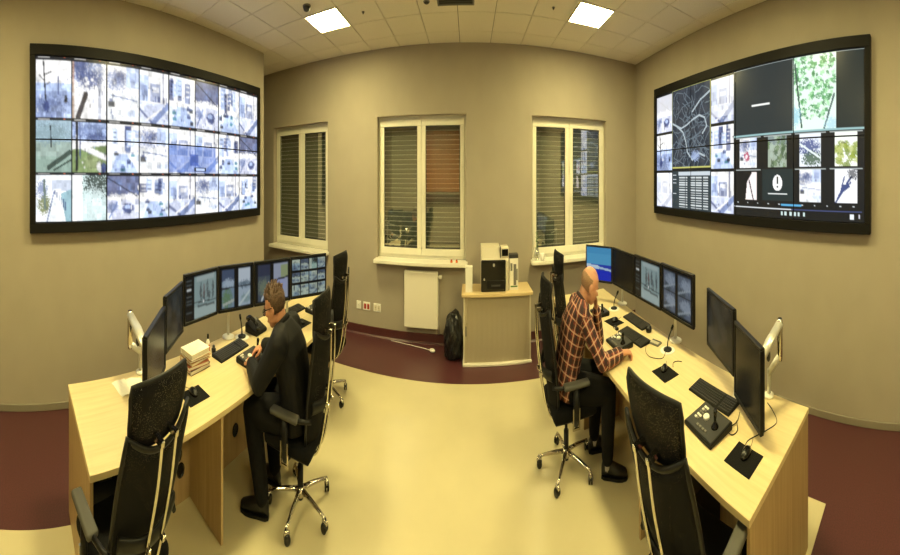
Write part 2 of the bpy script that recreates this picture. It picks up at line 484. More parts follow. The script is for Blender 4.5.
# ================================================================== PICTURES ON SCREENS (painted into vertex colours of the screen meshes)
rng = np.random.default_rng(11)
def canvas(h, w, col=(1, 1, 1)):
    a = np.zeros((h, w, 3)); a[:] = col; return a
def rect(a, u0, u1, v0, v1, col, mixf=1.0):
    h, w, _ = a.shape
    x0, x1, y0, y1 = [int(round(q)) for q in (u0 * w, u1 * w, v0 * h, v1 * h)]
    x0, y0 = max(0, x0), max(0, y0); x1, y1 = max(x1, x0 + 1), max(y1, y0 + 1)
    a[y0:y1, x0:x1] = a[y0:y1, x0:x1] * (1 - mixf) + np.array(col) * mixf
def blob(a, u, v, ru, rv, col, mixf=1.0, rag=.35):
    h, w, _ = a.shape
    yy, xx = np.mgrid[0:h, 0:w]
    d = ((xx / w - u) / ru) ** 2 + ((yy / h - v) / rv) ** 2
    m_ = d + rng.normal(0, rag, (h, w)) < 1
    a[m_] = a[m_] * (1 - mixf) + np.array(col) * mixf
def stroke(a, u0, v0, u1, v1, wd, col, mixf=1.0):
    h, w, _ = a.shape
    yy, xx = np.mgrid[0:h, 0:w]; px, py = xx / w, yy / h
    dx, dy = u1 - u0, v1 - v0; L = dx * dx + dy * dy + 1e-9
    t = np.clip(((px - u0) * dx + (py - v0) * dy) / L, 0, 1)
    d = np.hypot((px - u0 - t * dx), (py - v0 - t * dy) * h / w)
    m_ = d < wd
    a[m_] = a[m_] * (1 - mixf) + np.array(col) * mixf
def tri(a, pts, col, mixf=1.0):
    h, w, _ = a.shape
    yy, xx = np.mgrid[0:h, 0:w]; px, py = (xx + .5) / w, (yy + .5) / h
    n = len(pts); ins = np.ones((h, w), bool); sg = None
    area = sum(pts[i][0] * pts[(i + 1) % n][1] - pts[(i + 1) % n][0] * pts[i][1] for i in range(n))
    for i in range(n):
        (ax, ay), (bx, by) = pts[i], pts[(i + 1) % n]
        cr = (bx - ax) * (py - ay) - (by - ay) * (px - ax)
        ins &= (cr * area >= 0)
    a[ins] = a[ins] * (1 - mixf) + np.array(col) * mixf

def soften(a, k=.5):
    p = np.pad(a, ((1, 1), (1, 1), (0, 0)), mode='edge')
    n = (p[:-2, 1:-1] + p[2:, 1:-1] + p[1:-1, :-2] + p[1:-1, 2:]) / 4
    return a * (1 - k) + n * k

WHT = (1.0, 1.0, 1.0); PALE = (.50, .62, .92); SLATE = (.055, .08, .22); STEEL = (.16, .22, .42); DK = (.012, .014, .02); GRN = (.10, .17, .05); SEA = (.20, .32, .33)
def speckle(h, w, oct_=3):
    """soft many-scale noise, 0..1"""
    out_ = np.zeros((h, w))
    for o_ in range(oct_):
        k = 2 ** (oct_ - o_)
        g_ = rng.uniform(-1, 1, (h // k + 2, w // k + 2)); g_ = np.kron(g_, np.ones((k, k)))[:h, :w]
        out_ += g_ / (o_ + 1)
    return out_
def street(h, w, kind, dim=1.0):
    """a CCTV picture of a street, over-exposed and bluish; kind picks the composition"""
    a = canvas(h, w, WHT)
    k = kind % 8
    if k == 0:      # open square, bare tree
        rect(a, 0, 1, .42, 1, PALE); rect(a, 0, 1, .55, .8, STEEL, .55); blob(a, .35, .9, .45, .25, SLATE, .6, .4)
        stroke(a, .2, .05, .27, .75, .022, DK); stroke(a, .22, .28, .42, .22, .014, DK); stroke(a, .23, .38, .08, .28, .014, DK); stroke(a, .24, .45, .38, .40, .012, DK); blob(a, .28, .80, .10, .10, SLATE)
        stroke(a, .62, .3, .62, .6, .012, SLATE); blob(a, .84, .68, .05, .07, DK)
    elif k == 1:    # bushes over a path with a bench
        blob(a, .35, .12, .5, .28, STEEL, .9, .7); blob(a, .5, .32, .32, .14, SLATE, .85, .7); blob(a, .2, .1, .2, .2, SLATE, .8, .6); stroke(a, .38, .58, .15, .98, .07, (.05, .045, .055)); rect(a, .76, .86, 0, 1, STEEL, .5); rect(a, .0, .05, 0, 1, (.40, .22, .12), .7)
        for q in range(6): blob(a, rng.uniform(.3, .7), rng.uniform(.3, .5), .04, .03, WHT, .9, .3)
    elif k == 2:    # building left, wide road
        blob(a, .25, .28, .34, .18, STEEL, .8, .7); blob(a, .4, .22, .2, .1, SLATE, .7, .6); rect(a, .6, 1, .04, .4, PALE, .8); rect(a, .7, .9, .12, .3, STEEL, .5); rect(a, 0, 1, .5, 1, (.92, .96, 1)); stroke(a, .1, .55, .95, .62, .012, STEEL); rect(a, .02, .22, .66, .76, DK, .9); rect(a, .05, .17, .62, .67, SLATE, .8); blob(a, .8, .85, .2, .06, PALE, .6)
    elif k == 3:    # facades and cars
        for q in range(7):
            u = rng.uniform(-.05, .85); v = rng.uniform(0, .2); wd = rng.uniform(.10, .25); vb = rng.uniform(.35, .6)
            rect(a, u, u + wd, v, vb, [PALE, STEEL, SLATE][q % 3], .85)
            for r_ in range(3): rect(a, u + wd * .2, u + wd * .8, v + .05 + r_ * .1, v + .08 + r_ * .1, [WHT, DK][q % 2], .7)
        rect(a, 0, 1, .62, 1, (.80, .88, 1)); tri(a, [(.3, .62), (.6, .62), (1, 1), (.1, 1)], PALE)
        for q in range(6): u, v = rng.uniform(.0, .85), rng.uniform(.58, .92); rect(a, u, u + .14, v, v + .07, [DK, SLATE, (.05, .22, .28)][q % 3], .9); rect(a, u + .02, u + .1, v - .03, v + .01, STEEL, .8)
    elif k == 4:    # lawn and path
        rect(a, 0, 1, 0, .38, PALE); blob(a, .5, .18, .55, .16, STEEL, .85, .6); blob(a, .7, .3, .3, .08, SLATE, .8, .5); tri(a, [(0, .55), (1, .45), (1, 1), (0, 1)], (.20, .28, .12)); blob(a, .6, .8, .25, .15, (.36, .42, .22), .7, .5); stroke(a, 0, .40, 1, .70, .055, WHT); stroke(a, .12, 0, .12, .95, .03, DK); stroke(a, .2, 0, .22, .7, .015, SLATE); blob(a, .78, .88, .07, .1, WHT); blob(a, .92, .9, .08, .1, SLATE)
    elif k == 5:
        a[:] = (.5, .66, .72); blob(a, .7, .25, .5, .3, DK, .9, .6); rect(a, 0, .28, 0, 1, WHT); blob(a, .75, .8, .4, .3, (.70, .88, .90), .8, .5)
    elif k == 6:    # crossing with cars
        rect(a, 0, 1, 0, .48, SLATE, .9); [blob(a, rng.uniform(0, 1), rng.uniform(.05, .45), .08, .05, STEEL, .7, .5) for q in range(8)]; blob(a, .5, .5, .6, .08, WHT, .9, .7); stroke(a, 0, .05, .95, .48, .012, DK); rect(a, 0, 1, .55, 1, (.70, .74, .92)); blob(a, .65, .75, .18, .12, SLATE, .95, .2); blob(a, .63, .71, .1, .05, PALE, .9, .2); blob(a, .15, .7, .16, .1, STEEL, .8); stroke(a, .05, .95, .3, .6, .02, STEEL)
    else:           # tall blocks, curved road
        rect(a, 0, .3, .12, .6, PALE, .9); rect(a, .05, .25, .3, .5, STEEL, .6); rect(a, .35, .72, .25, .6, STEEL, .75); rect(a, .42, .66, .32, .42, WHT, .6); rect(a, 0, 1, .62, 1, (.66, .72, .92)); stroke(a, .45, .98, 1, .62, .07, STEEL, .9); stroke(a, 0, .75, .4, .98, .03, SLATE, .8); stroke(a, .2, .95, .75, .70, .02, WHT); rect(a, .8, .84, .0, .62, SLATE, .8)
        for q in range(8): u = rng.uniform(0, .95); rect(a, u, u + .03, .48, .60, SLATE, .8)
    for q in range(14):      # people, signs, kerbs
        u, v = rng.uniform(0, .97), rng.uniform(.2, .95); rect(a, u, u + rng.uniform(.015, .05), v, v + rng.uniform(.02, .1), [SLATE, STEEL, WHT, DK, PALE][q % 5], .7)
    a = np.clip(a * (1 + .22 * speckle(h, w)[..., None]), 0, 1)
    a = soften(a, .55)
    rect(a, 0, 1, 0, .025, DK)
    return a * dim
def paste(a, sub_fn, u0, u1, v0, v1, *args):
    h, w, _ = a.shape
    x0, x1, y0, y1 = [int(round(q)) for q in (u0 * w, u1 * w, v0 * h, v1 * h)]
    if x1 - x0 < 2 or y1 - y0 < 2: return
    a[y0:y1, x0:x1] = sub_fn(y1 - y0, x1 - x0, *args)

def left_wall_picture(h=168, w=448):
    a = canvas(h, w, DK)
    vs = [0, .375, .70, 1]
    kinds = [[0, 1, 2, 7, 3, 6, 3, 7], [5, 4, 3, 2, 7, 7, 3, 6], [4, 5, 6, 3, 7, 2, 7, 3]]
    for r in range(3):
        for c_ in range(8):
            paste(a, street, c_ / 8 + .002, (c_ + 1) / 8 - .002, vs[r] + .014, vs[r + 1] - .004, kinds[r][c_])
        for c_ in range(8):
            u = c_ / 8
            rect(a, u + .01, u + .05, vs[r] + .002, vs[r] + .010, (.30, .30, .30)); rect(a, u + .095, u + .103, vs[r] + .002, vs[r] + .008, (.5, .12, .06))
    # hand-set pictures that read clearly in the photograph
    def lawn(h_, w_):
        a_ = canvas(h_, w_, (.32, .42, .38)); rect(a_, 0, 1, 0, .4, (.36, .50, .60)); blob(a_, .4, .25, .5, .2, (.22, .32, .36), .8, .5); rect(a_, 0, 1, .7, 1, (.24, .36, .30), .6); stroke(a_, .35, .9, .95, .6, .05, (.05, .08, .07)); stroke(a_, .5, .95, .98, .75, .02, (.05, .08, .07)); stroke(a_, .4, .1, .42, .5, .015, DK); return a_
    paste(a, lawn, .002, .123, .389, .696)
    def canal(h_, w_):
        a_ = canvas(h_, w_, (.95, 1, 1)); rect(a_, .3, 1, 0, 1, (.62, .78, .78)); blob(a_, .7, .15, .35, .35, (.05, .07, .06), .95, .5); blob(a_, .65, .6, .3, .35, (.75, .9, .9), .8, .5); return a_
    paste(a, canal, .127, .248, .714, .996)
    def avenue(h_, w_):
        a_ = canvas(h_, w_, (.9, .96, 1)); rect(a_, .45, 1, .1, .35, STEEL, .5); tri(a_, [(.5, .3), (.7, .3), (.85, 1), (.1, 1)], (.92, .97, 1)); tri(a_, [(.7, .4), (1, .3), (1, 1), (.85, 1)], (.3, .48, .55)); blob(a_, .22, .62, .16, .2, (.16, .19, .05), .9, .5); blob(a_, .15, .3, .14, .16, STEEL, .8, .6); [rect(a_, .52 + .06 * q, .55 + .06 * q, .32 + .05 * q, .42 + .07 * q, SLATE, .8) for q in range(6)]; stroke(a_, .5, .35, .3, 1, .015, STEEL); stroke(a_, .22, .1, .25, .7, .03, (.15, .2, .18)); return a_
    paste(a, avenue, .002, .123, .714, .996)
    rect(a, .50, .735, .50, .69, (.14, .24, .62), .7); rect(a, .60, .64, .56, .64, (.05, .1, .4), .8); rect(a, .62, .68, .655, .685, DK); rect(a, .63, .675, .662, .678, PALE)
    a = np.clip(a * (1 + .16 * speckle(h, w)[..., None]), 0, 1)
    return soften(a, .35)

def roadmap(h, w):
    a = canvas(h, w, (.022, .032, .05))
    for q in range(60): u, v = rng.uniform(0, 1, 2); blob(a, u, v, .06, .05, (.05, .06, .08), .6, .6)
    for q in range(70):
        u, v = rng.uniform(0, 1, 2); ang = rng.uniform(0, 2 * PI)
        for s_ in range(5):
            u2, v2 = u + .09 * math.cos(ang), v + .07 * math.sin(ang); stroke(a, u, v, u2, v2, .006, (.12, .16, .20)); u, v = u2, v2; ang += rng.normal(0, .5)
    for pts in [[(0, .42), (.12, .46), (.25, .5), (.4, .47), (.55, .42), (.72, .38), (.85, .42), (.9, .52), (.8, .6)], [(.12, .46), (.3, .55), (.38, .68), (.42, .8), (.55, .9)], [(.55, .9), (.7, .82), (.85, .86)], [(.55, .32), (.75, .2), (1, .12)]]:
        for p, q in zip(pts, pts[1:]): stroke(a, *p, *q, .011, (.42, .50, .55))
    blob(a, .62, .85, .10, .06, (.35, .45, .7), .8, .5)
    rect(a, 0, 1, 0, .012, (.5, .5, .15)); rect(a, 0, .012, 0, 1, (.3, .35, .15)); rect(a, .985, 1, 0, 1, (.4, .4, .12)); rect(a, 0, 1, .985, 1, (.5, .5, .15))
    return a
def listing(h, w):
    a = canvas(h, w, (.03, .045, .055)); rect(a, .18, .98, .02, .12, (.55, .62, .68))
    for r in range(13):
        v = .16 + r * .063
        for u0, u1 in [(.2, .36), (.38, .42), (.5, .62), (.64, .78), (.82, .94)]: rect(a, u0, u1, v, v + .028, (.62, .68, .70))
    for v in (.1, .2, .3, .58): rect(a, .02, .12, v, v + .02, (.6, .65, .7))
    return a
def foliage(h, w):
    a = canvas(h, w, (.75, .95, .85))
    for q in range(420):
        u, v = rng.uniform(0, 1), rng.uniform(0, .85)
        if abs(u - .5) < .52 * (1 - .8 * max(0, v - .25)): blob(a, u, v, .035, .025, [(.10, .36, .13), (.05, .22, .08), (.40, .75, .42), (.75, 1, .8)][q % 4], .85, .5)
    stroke(a, .04, .1, .2, .95, .02, (.05, .1, .08)); stroke(a, .95, .55, .72, 1, .02, (.1, .15, .15)); blob(a, .05, .8, .12, .12, (.3, .6, .75), .8, .5); blob(a, .9, .93, .15, .08, (.4, .65, .8), .7, .5)
    return a
def alert(h, w):
    a = canvas(h, w, (.018, .030, .033))
    yy, xx = np.mgrid[0:h, 0:w]; r = .25 * h
    d = np.hypot(xx - w * .5, (yy - h * .42) * 1.0) < r
    a[d] = (1, 1, 1); rect(a, .48, .53, .24, .48, (.02, .03, .03)); rect(a, .48, .53, .52, .58, (.02, .03, .03)); rect(a, .2, .82, .75, .785, (.85, .9, .9))
    return a
def sidebar(fn, *args):
    def f_(h, w):
        a = canvas(h, w, (.010, .011, .012)); paste(a, fn, .2, .8, 0, 1, *args); rect(a, .05, .95, 0, .02, (.4, .45, .45)); return a
    return f_
def reddot(h, w):
    a = street(h, w, 2); blob(a, .4, .6, .16, .16, (.45, .05, .12), .9, .3); blob(a, .4, .62, .07, .07, (.9, .75, .8), 1, .2); return a
def grove(h, w):
    a = canvas(h, w, (.35, .42, .34)); rect(a, 0, 1, .0, .3, (.22, .28, .28)); [blob(a, *rng.uniform(0, 1, 2), .1, .1, [(.06, .11, .05), (.14, .22, .1), (.4, .5, .42)][q % 3], .8, .5) for q in range(30)]; return a
def bluetree(h, w):
    a = canvas(h, w, (.8, .86, .95)); blob(a, .4, .4, .5, .22, (.05, .08, .26), .9, .5); blob(a, .6, .75, .45, .2, (.05, .11, .05), .9, .5); stroke(a, 0, .3, 1, .75, .03, (.8, .9, .9)); return a
def yellowtree(h, w):
    a = canvas(h, w, (.95, 1, .9)); [blob(a, rng.uniform(0, 1), rng.uniform(.3, 1), .12, .1, [(.30, .38, .05), (.20, .28, .04), (.5, .56, .18)][q % 3], .85, .5) for q in range(26)]; rect(a, .3, .5, .3, .36, DK, .5); return a
def armpic(h, w):
    a = canvas(h, w, (.01, .01, .012)); tri(a, [(.35, 1), (.45, .4), (.75, .08), (1, .1), (1, 1)], (.95, .85, .85)); stroke(a, .55, .35, .8, 1, .03, (.03, .03, .04)); return a
def branches(h, w):
    a = canvas(h, w, (.93, .95, 1))
    for q in range(9): stroke(a, .05 * q, 1 - .05 * q, rng.uniform(.3, 1), rng.uniform(0, .6), .03, SLATE)
    blob(a, .8, .15, .25, .15, DK, .8, .5); return a
def right_wall_picture(h=168, w=448):
    a = canvas(h, w, (.010, .011, .012))
    rows = [0, .345, .68, 1]
    for r in range(3):
        paste(a, street, .002, .120, rows[r] + .012, rows[r + 1] - .005, [6, 0, 7][r])
        paste(a, street, .373, .490, rows[r] + .012, rows[r + 1] - .005, [7, 3, 7][r])
    # the palest feeds
    rect(a, .002, .12, .70, .99, (.97, .98, 1), .5); rect(a, .002, .12, .02, .2, (1, 1, 1), .6); rect(a, .373, .49, .02, .3, (1, 1, 1), .35)
    paste(a, roadmap, .123, .370, .0, .66); paste(a, listing, .123, .370, .685, 1)
    rect(a, .494, .745, .0, .455, (.022, .032, .038)); rect(a, .575, .655, .258, .268, (.9, .92, .9)); rect(a, .494, 1, .455, .463, (.3, .5, .52))
    paste(a, foliage, .748, .905, .0, .455); rect(a, .908, .995, .0, .455, (.018, .026, .027)); rect(a, .494, 1, 0, .008, (.35, .4, .4))
    for c_, (f2, f3) in enumerate([(reddot, armpic), (grove, alert), (bluetree, lambda h_, w_: street(h_, w_, 2)), (yellowtree, branches)]):
        u0, u1 = .496 + c_ * .126, .496 + (c_ + 1) * .126
        paste(a, sidebar(f2), u0, u1, .47, .675)
        if f3 is alert: paste(a, alert, u0, u1, .685, .885)
        else: paste(a, sidebar(f3), u0, u1, .685, .885)
    for c_ in range(11): rect(a, .51 + c_ * .045, .516 + c_ * .045, .905, .912, (.6, .65, .7))
    rect(a, .70, .78, .905, .915, (.1, .4, .7)); rect(a, .496, .74, .932, .938, (.8, .85, .9)); rect(a, .74, .99, .932, .936, (.06, .08, .2))
    for u in (.70, .715, .735, .75, .765, .785): rect(a, u, u + .008, .955, .975, (.6, .75, .75))
    rect(a, .95, .965, .955, .985, (.8, .85, .9)); rect(a, .98, .985, .95, .975, (.6, .6, .7))
    return a

def screen_mesh(name, p00, pu, pv, img, m, gamma=1.0):
    """grid mesh; p00 = top-left corner, pu / pv = vectors along the width and down the height"""
    h, w, _ = img.shape
    p00, pu, pv = map(lambda q: np.array(q, float), (p00, pu, pv))
    us = np.linspace(0, 1, w); vs_ = np.linspace(0, 1, h)
    co = (p00[None, None] + us[None, :, None] * pu + vs_[:, None, None] * pv).reshape(-1, 3)
    idx = np.arange(h * w).reshape(h, w)
    f = np.stack([idx[:-1, :-1], idx[1:, :-1], idx[1:, 1:], idx[:-1, 1:]], -1).reshape(-1, 4)
    me = bpy.data.meshes.new(name)
    me.from_pydata(co.tolist(), [], f.tolist())
    at_ = me.color_attributes.new('picture', 'FLOAT_COLOR', 'POINT')
    c4 = np.concatenate([np.clip(img, 0, 1).reshape(-1, 3), np.ones((h * w, 1))], 1)
    at_.data.foreach_set('color', c4.astype(np.float32).ravel())
    me.materials.append(MATS[m]); return me

def video_wall(label, side, X, y0, y1, z0, z1, img):
    """side=+1: hangs on a wall facing +X (left wall); the picture runs from y_left to y_right as seen from the room"""
    t = thing('video_wall', label, 'video wall', (X, (y0 + y1) / 2, z0))
    hw = (y1 - y0) / 2; H = z1 - z0; d = .09 * side; bz = .075; bt = .092; bb = .082
    b2 = bmesh.new(); x0, x1 = sorted((.0, d))
    box(b2, x0, x1, -hw, hw, 0, bb, bev=.004); box(b2, x0, x1, -hw, hw, H - bt, H, bev=.004)
    box(b2, x0, x1, -hw, -hw + bz, bb, H - bt); box(b2, x0, x1, hw - bz, hw, bb, H - bt)
    xa, xb = sorted((0, d * .5)); box(b2, xa, xb, -hw + bz, hw - bz, bb, H - bt)
    obj('wall_frame', b2, 'tv_frame', t)
    iw, ih = 2 * (hw - bz), H - bt - bb
    h, w, _ = img.shape
    for r in range(2):
        for c_ in range(4):
            g_ = .006
            sub = img[r * h // 2:(r + 1) * h // 2, c_ * w // 4:(c_ + 1) * w // 4]
            if side > 0:  # seen from +X: left of the picture at low y
                ya = -hw + bz + iw * c_ / 4 + g_; du = iw / 4 - 2 * g_
            else:
                ya = hw - bz - iw * c_ / 4 - g_; du = -(iw / 4 - 2 * g_)
            zt = H - bt - ih * r / 2 - g_; dv = -(ih / 2 - 2 * g_)
            pa, pb = sorted((ya, ya + du))
            xa, xb = sorted((d * .5, d * .74))
            pan = obj('screen_panel', B(xa, xb, pa - g_ * .6, pb + g_ * .6, zt + dv - g_ * .6, zt + g_ * .6), 'black_gloss', t)
            obj('picture', screen_mesh('picture', (d * .74 + .002 * side, ya, zt), (0, du, 0), (0, 0, dv), sub, 'wall_screen'), None, pan)
    return t
video_wall('wide wall of bright street camera pictures in twenty-four small squares', 1, XL, .131, 4.40, 1.459, 2.98, left_wall_picture())
video_wall('wide wall screen with a dark road map, a leafy picture and an exclamation mark', -1, XR, .606, 4.79, 1.479, 2.975, right_wall_picture())

# ================================================================== DESKS
DZ = .72
# left desk: front edge x=-1.90, back x=-2.79, far end narrowed
t = thing('control_desk', 'long maple control desk below the street camera video wall', 'desk', (-2.35, 2.4, 0))
def rel(bm, o): bmesh.ops.translate(bm, verts=bm.verts[:], vec=-Vector(o.location)); return bm
poly = [(-2.79, .47), (-1.90, .47), (-1.90, 3.30)] + [(-1.90 - .36 * (k / 6) ** 1.5, 3.30 + 1.02 * k / 6) for k in range(1, 7)] + [(-2.40, 4.36), (-2.79, 4.36)]
obj('worktop', rel(prism(bmesh.new(), poly, DZ - .03, DZ, bev=.002), t), 'maple_y', t)
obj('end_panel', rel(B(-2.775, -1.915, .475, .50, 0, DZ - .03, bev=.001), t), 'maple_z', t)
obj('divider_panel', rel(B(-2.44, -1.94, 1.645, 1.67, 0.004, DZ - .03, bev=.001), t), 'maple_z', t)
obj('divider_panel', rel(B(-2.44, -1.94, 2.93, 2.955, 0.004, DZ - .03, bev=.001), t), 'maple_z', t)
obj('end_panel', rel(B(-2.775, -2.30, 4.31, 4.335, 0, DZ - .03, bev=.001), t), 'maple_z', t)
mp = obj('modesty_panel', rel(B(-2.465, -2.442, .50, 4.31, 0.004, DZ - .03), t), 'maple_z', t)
def grommet(o, par, x, y, z, side):
    b2 = lathe(bmesh.new(), [(.038, 0), (.045, .004), (.045, .012), (.034, .014), (.032, .006)], 20, Matrix.Rotation(side * PI / 2, 4, 'Y'))
    bmesh.ops.translate(b2, verts=b2.verts[:], vec=Vector((x, y, z)) - Vector(o.location)); obj('cable_grommet', b2, 'black_gloss', par)
for y, z in ((1.50, .30), (1.53, .20), (2.28, .20), (3.3, .2), (1.0, .2)): grommet(t, mp, -2.442, y, z, 1)
# right desk
t = thing('control_desk', 'long maple control desk below the video wall with the map', 'desk', (1.9, 2.8, 0))
poly = [(1.415, .945), (2.36, .945), (2.40, 4.72), (1.415, 4.72)]
obj('worktop', rel(prism(bmesh.new(), poly, DZ - .03, DZ, bev=.002), t), 'maple_y', t)
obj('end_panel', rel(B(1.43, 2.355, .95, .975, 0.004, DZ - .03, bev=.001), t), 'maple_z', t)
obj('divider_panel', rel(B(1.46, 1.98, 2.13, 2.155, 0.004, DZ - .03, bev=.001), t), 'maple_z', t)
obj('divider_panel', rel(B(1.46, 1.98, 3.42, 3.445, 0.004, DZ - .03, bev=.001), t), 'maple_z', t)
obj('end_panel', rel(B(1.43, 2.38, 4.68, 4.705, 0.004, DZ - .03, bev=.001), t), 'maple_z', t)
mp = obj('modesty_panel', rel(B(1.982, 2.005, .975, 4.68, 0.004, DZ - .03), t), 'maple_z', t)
for y, z in ((1.12, .30), (1.9, .2), (3.0, .2)): grommet(t, mp, 1.982, y, z, -1)

# computer cases under the desks
def tower(label, x, y, side):
    t = thing('computer_case', label, 'computer', (x, y, .004), 0 if side > 0 else PI)
    obj('case_body', B(-.21, .20, -.09, .09, .012, .42, bev=.006), 'black_plastic', t)
    fp = obj('front_panel', B(-.222, -.208, -.088, .088, .014, .418, bev=.005), 'black_gloss', t)
    obj('drive_bay', B(-.226, -.22, -.075, .075, .34, .375), 'dark_grey', fp); obj('drive_bay', B(-.226, -.22, -.075, .075, .295, .33), 'dark_grey', fp)
    obj('power_button', lathe(bmesh.new(), [(.011, 0), (.009, .006)], 12, Matrix.Translation((-.222, 0, .25)) @ Matrix.Rotation(-PI / 2, 4, 'Y')), 'silver', fp)
    for sx in (-.16, .15):
        for sy in (-.06, .06): obj('case_foot', B(sx - .015, sx + .015, sy - .015, sy + .015, 0, .012), 'dark_grey', t)
tower('black computer case under the desk by the nearest map-side chair', 1.75, 1.70, 1)
t = thing('pedestal_cabinet', 'black metal cabinet under the near end of the street-side desk', 'cabinet', (-2.30, .66, .004), PI)  # assumed cabinet, added to make the space under the desk dark
obj('cabinet_body', B(-.13, .13, -.15, .15, .0, .62, bev=.004), 'black_plastic', t)
for k in range(3):
    dw = obj('drawer', B(-.146, -.13, -.145, .145, .03 + k * .195, .215 + k * .195, bev=.003), 'black_plastic', t)
    obj('drawer_pull', tube(bmesh.new(), [(-.146, -.05, .14 + k * .195), (-.16, -.05, .14 + k * .195), (-.16, .05, .14 + k * .195), (-.146, .05, .14 + k * .195)], .005, 8), 'dark_grey', dw)
tower('black computer case under the far end of the street-side desk', -2.19, 3.2, -1)

# ================================================================== MONITORS
def mon_picture(kind, h=44, w=76):
    a = canvas(h, w, (.006, .007, .008))
    if kind == 'people':          # dark list at the left, one large picture
        for v in (.12, .2, .45, .55, .62, .8): rect(a, .04, .2, v, v + .02, (.10, .12, .12))
        rect(a, .05, .18, .30, .34, (.6, .65, .65))
        def pic(h_, w_):
            p = canvas(h_, w_, (.26, .36, .36)); rect(p, 0, 1, .72, 1, (.36, .46, .44))
            for u, v, q in ((.28, .40, .24), (.42, .48, .17), (.58, .36, .2), (.66, .5, .12), (.84, .4, .22)): blob(p, u, v, .05, q, (.07, .085, .09), .85, .6)
            blob(p, .42, .35, .05, .14, (.16, .08, .08), .6, .5); stroke(p, 0, .6, 1, .66, .012, (.06, .08, .08)); rect(p, .1, .9, 0, .12, (.36, .45, .45)); blob(p, .4, .62, .03, .03, (.9, .9, .9)); stroke(p, .15, .7, .9, .75, .02, (.1, .13, .13)); return p
        paste(a, pic, .28, .97, .06, .97)
    elif kind == 'two':           # two tall pictures with black bars
        def p1(h_, w_):
            p = canvas(h_, w_, (.18, .26, .34)); rect(p, 0, 1, 0, .3, (.06, .09, .16)); blob(p, .5, .35, .5, .12, (.4, .5, .6), .8, .5); blob(p, .4, .75, .4, .22, (.12, .22, .10), .9, .5); stroke(p, 0, .5, 1, .45, .02, (.03, .03, .04)); stroke(p, .1, .9, 1, .8, .05, (.4, .45, .4)); return p
        def p2(h_, w_):
            p = canvas(h_, w_, (.35, .44, .52)); rect(p, 0, 1, 0, .35, (.5, .58, .66)); blob(p, .5, .42, .5, .1, (.1, .15, .2), .9, .5); blob(p, .6, .8, .4, .12, (.2, .3, .3), .8, .4); stroke(p, 0, .98, 1, .6, .05, (.5, .6, .6)); return p
        paste(a, p1, .08, .44, .06, .95); paste(a, p2, .56, .92, .06, .95); rect(a, 0, 1, .48, .5, (.01, .01, .01))
    elif kind == 'twodark':
        def p1(h_, w_):
            p = canvas(h_, w_, (.06, .08, .11)); blob(p, .4, .6, .4, .2, (.16, .20, .14), .9, .5); stroke(p, .3, .95, .9, .5, .06, (.55, .6, .6)); rect(p, 0, 1, 0, .3, (.03, .04, .08)); return p
        def p2(h_, w_):
            p = canvas(h_, w_, (.32, .36, .46)); rect(p, .5, 1, .05, .4, (.28, .34, .18)); blob(p, .5, .6, .4, .2, (.3, .34, .55), .9, .4); stroke(p, 0, .45, 1, .4, .03, (.02, .02, .03)); return p
        paste(a, p1, .08, .42, .06, .95); paste(a, p2, .52, .95, .06, .95)
    elif kind == 'grid':
        for r in range(3):
            for c_ in range(4):
                def cell(h_, w_):
                    p = street(h_, w_, int(rng.integers(0, 8))) * np.array([.48, .56, .46]); return p
                paste(a, cell, c_ / 4 + .012, (c_ + 1) / 4 - .012, r / 3 + .02, (r + 1) / 3 - .02)
    elif kind == 'blue':
        a[:] = (.02, .05, .45); rect(a, 0, 1, 0, .52, (.09, .38, .66)); rect(a, 0, 1, 0, .2, (.07, .33, .62)); stroke(a, 0, .56, .5, .60, .03, (.6, .75, .85)); stroke(a, .5, .60, 1, .66, .018, (.45, .62, .8)); rect(a, 0, 1, .7, 1, (.01, .03, .55)); rect(a, 0, .12, .8, 1, (.2, .1, .4), .5)
    elif kind == 'quad':
        def q1(h_, w_):
            p = canvas(h_, w_, (.10, .13, .18)); blob(p, .6, .4, .4, .3, (.28, .34, .42), .8, .5); blob(p, .3, .8, .3, .2, (.05, .07, .08), .9, .4); stroke(p, 0, .9, 1, .5, .03, (.3, .36, .42)); return p
        for u in (.08, .55):
            paste(a, q1, u, u + .38, .08, .49); paste(a, q1, u, u + .38, .52, .93)
    elif kind == 'dim':
        a[:] = (.012, .013, .013); [blob(a, *rng.uniform(.1, .9, 2), .12, .16, [(.03, .034, .034), (.04, .036, .028), (.008, .008, .008)][q % 3], .8, .5) for q in range(14)]
    elif kind == 'off': a[:] = (.004, .004, .004)
    return soften(a, .6) if kind in ('people', 'two', 'twodark', 'quad', 'dim') else a

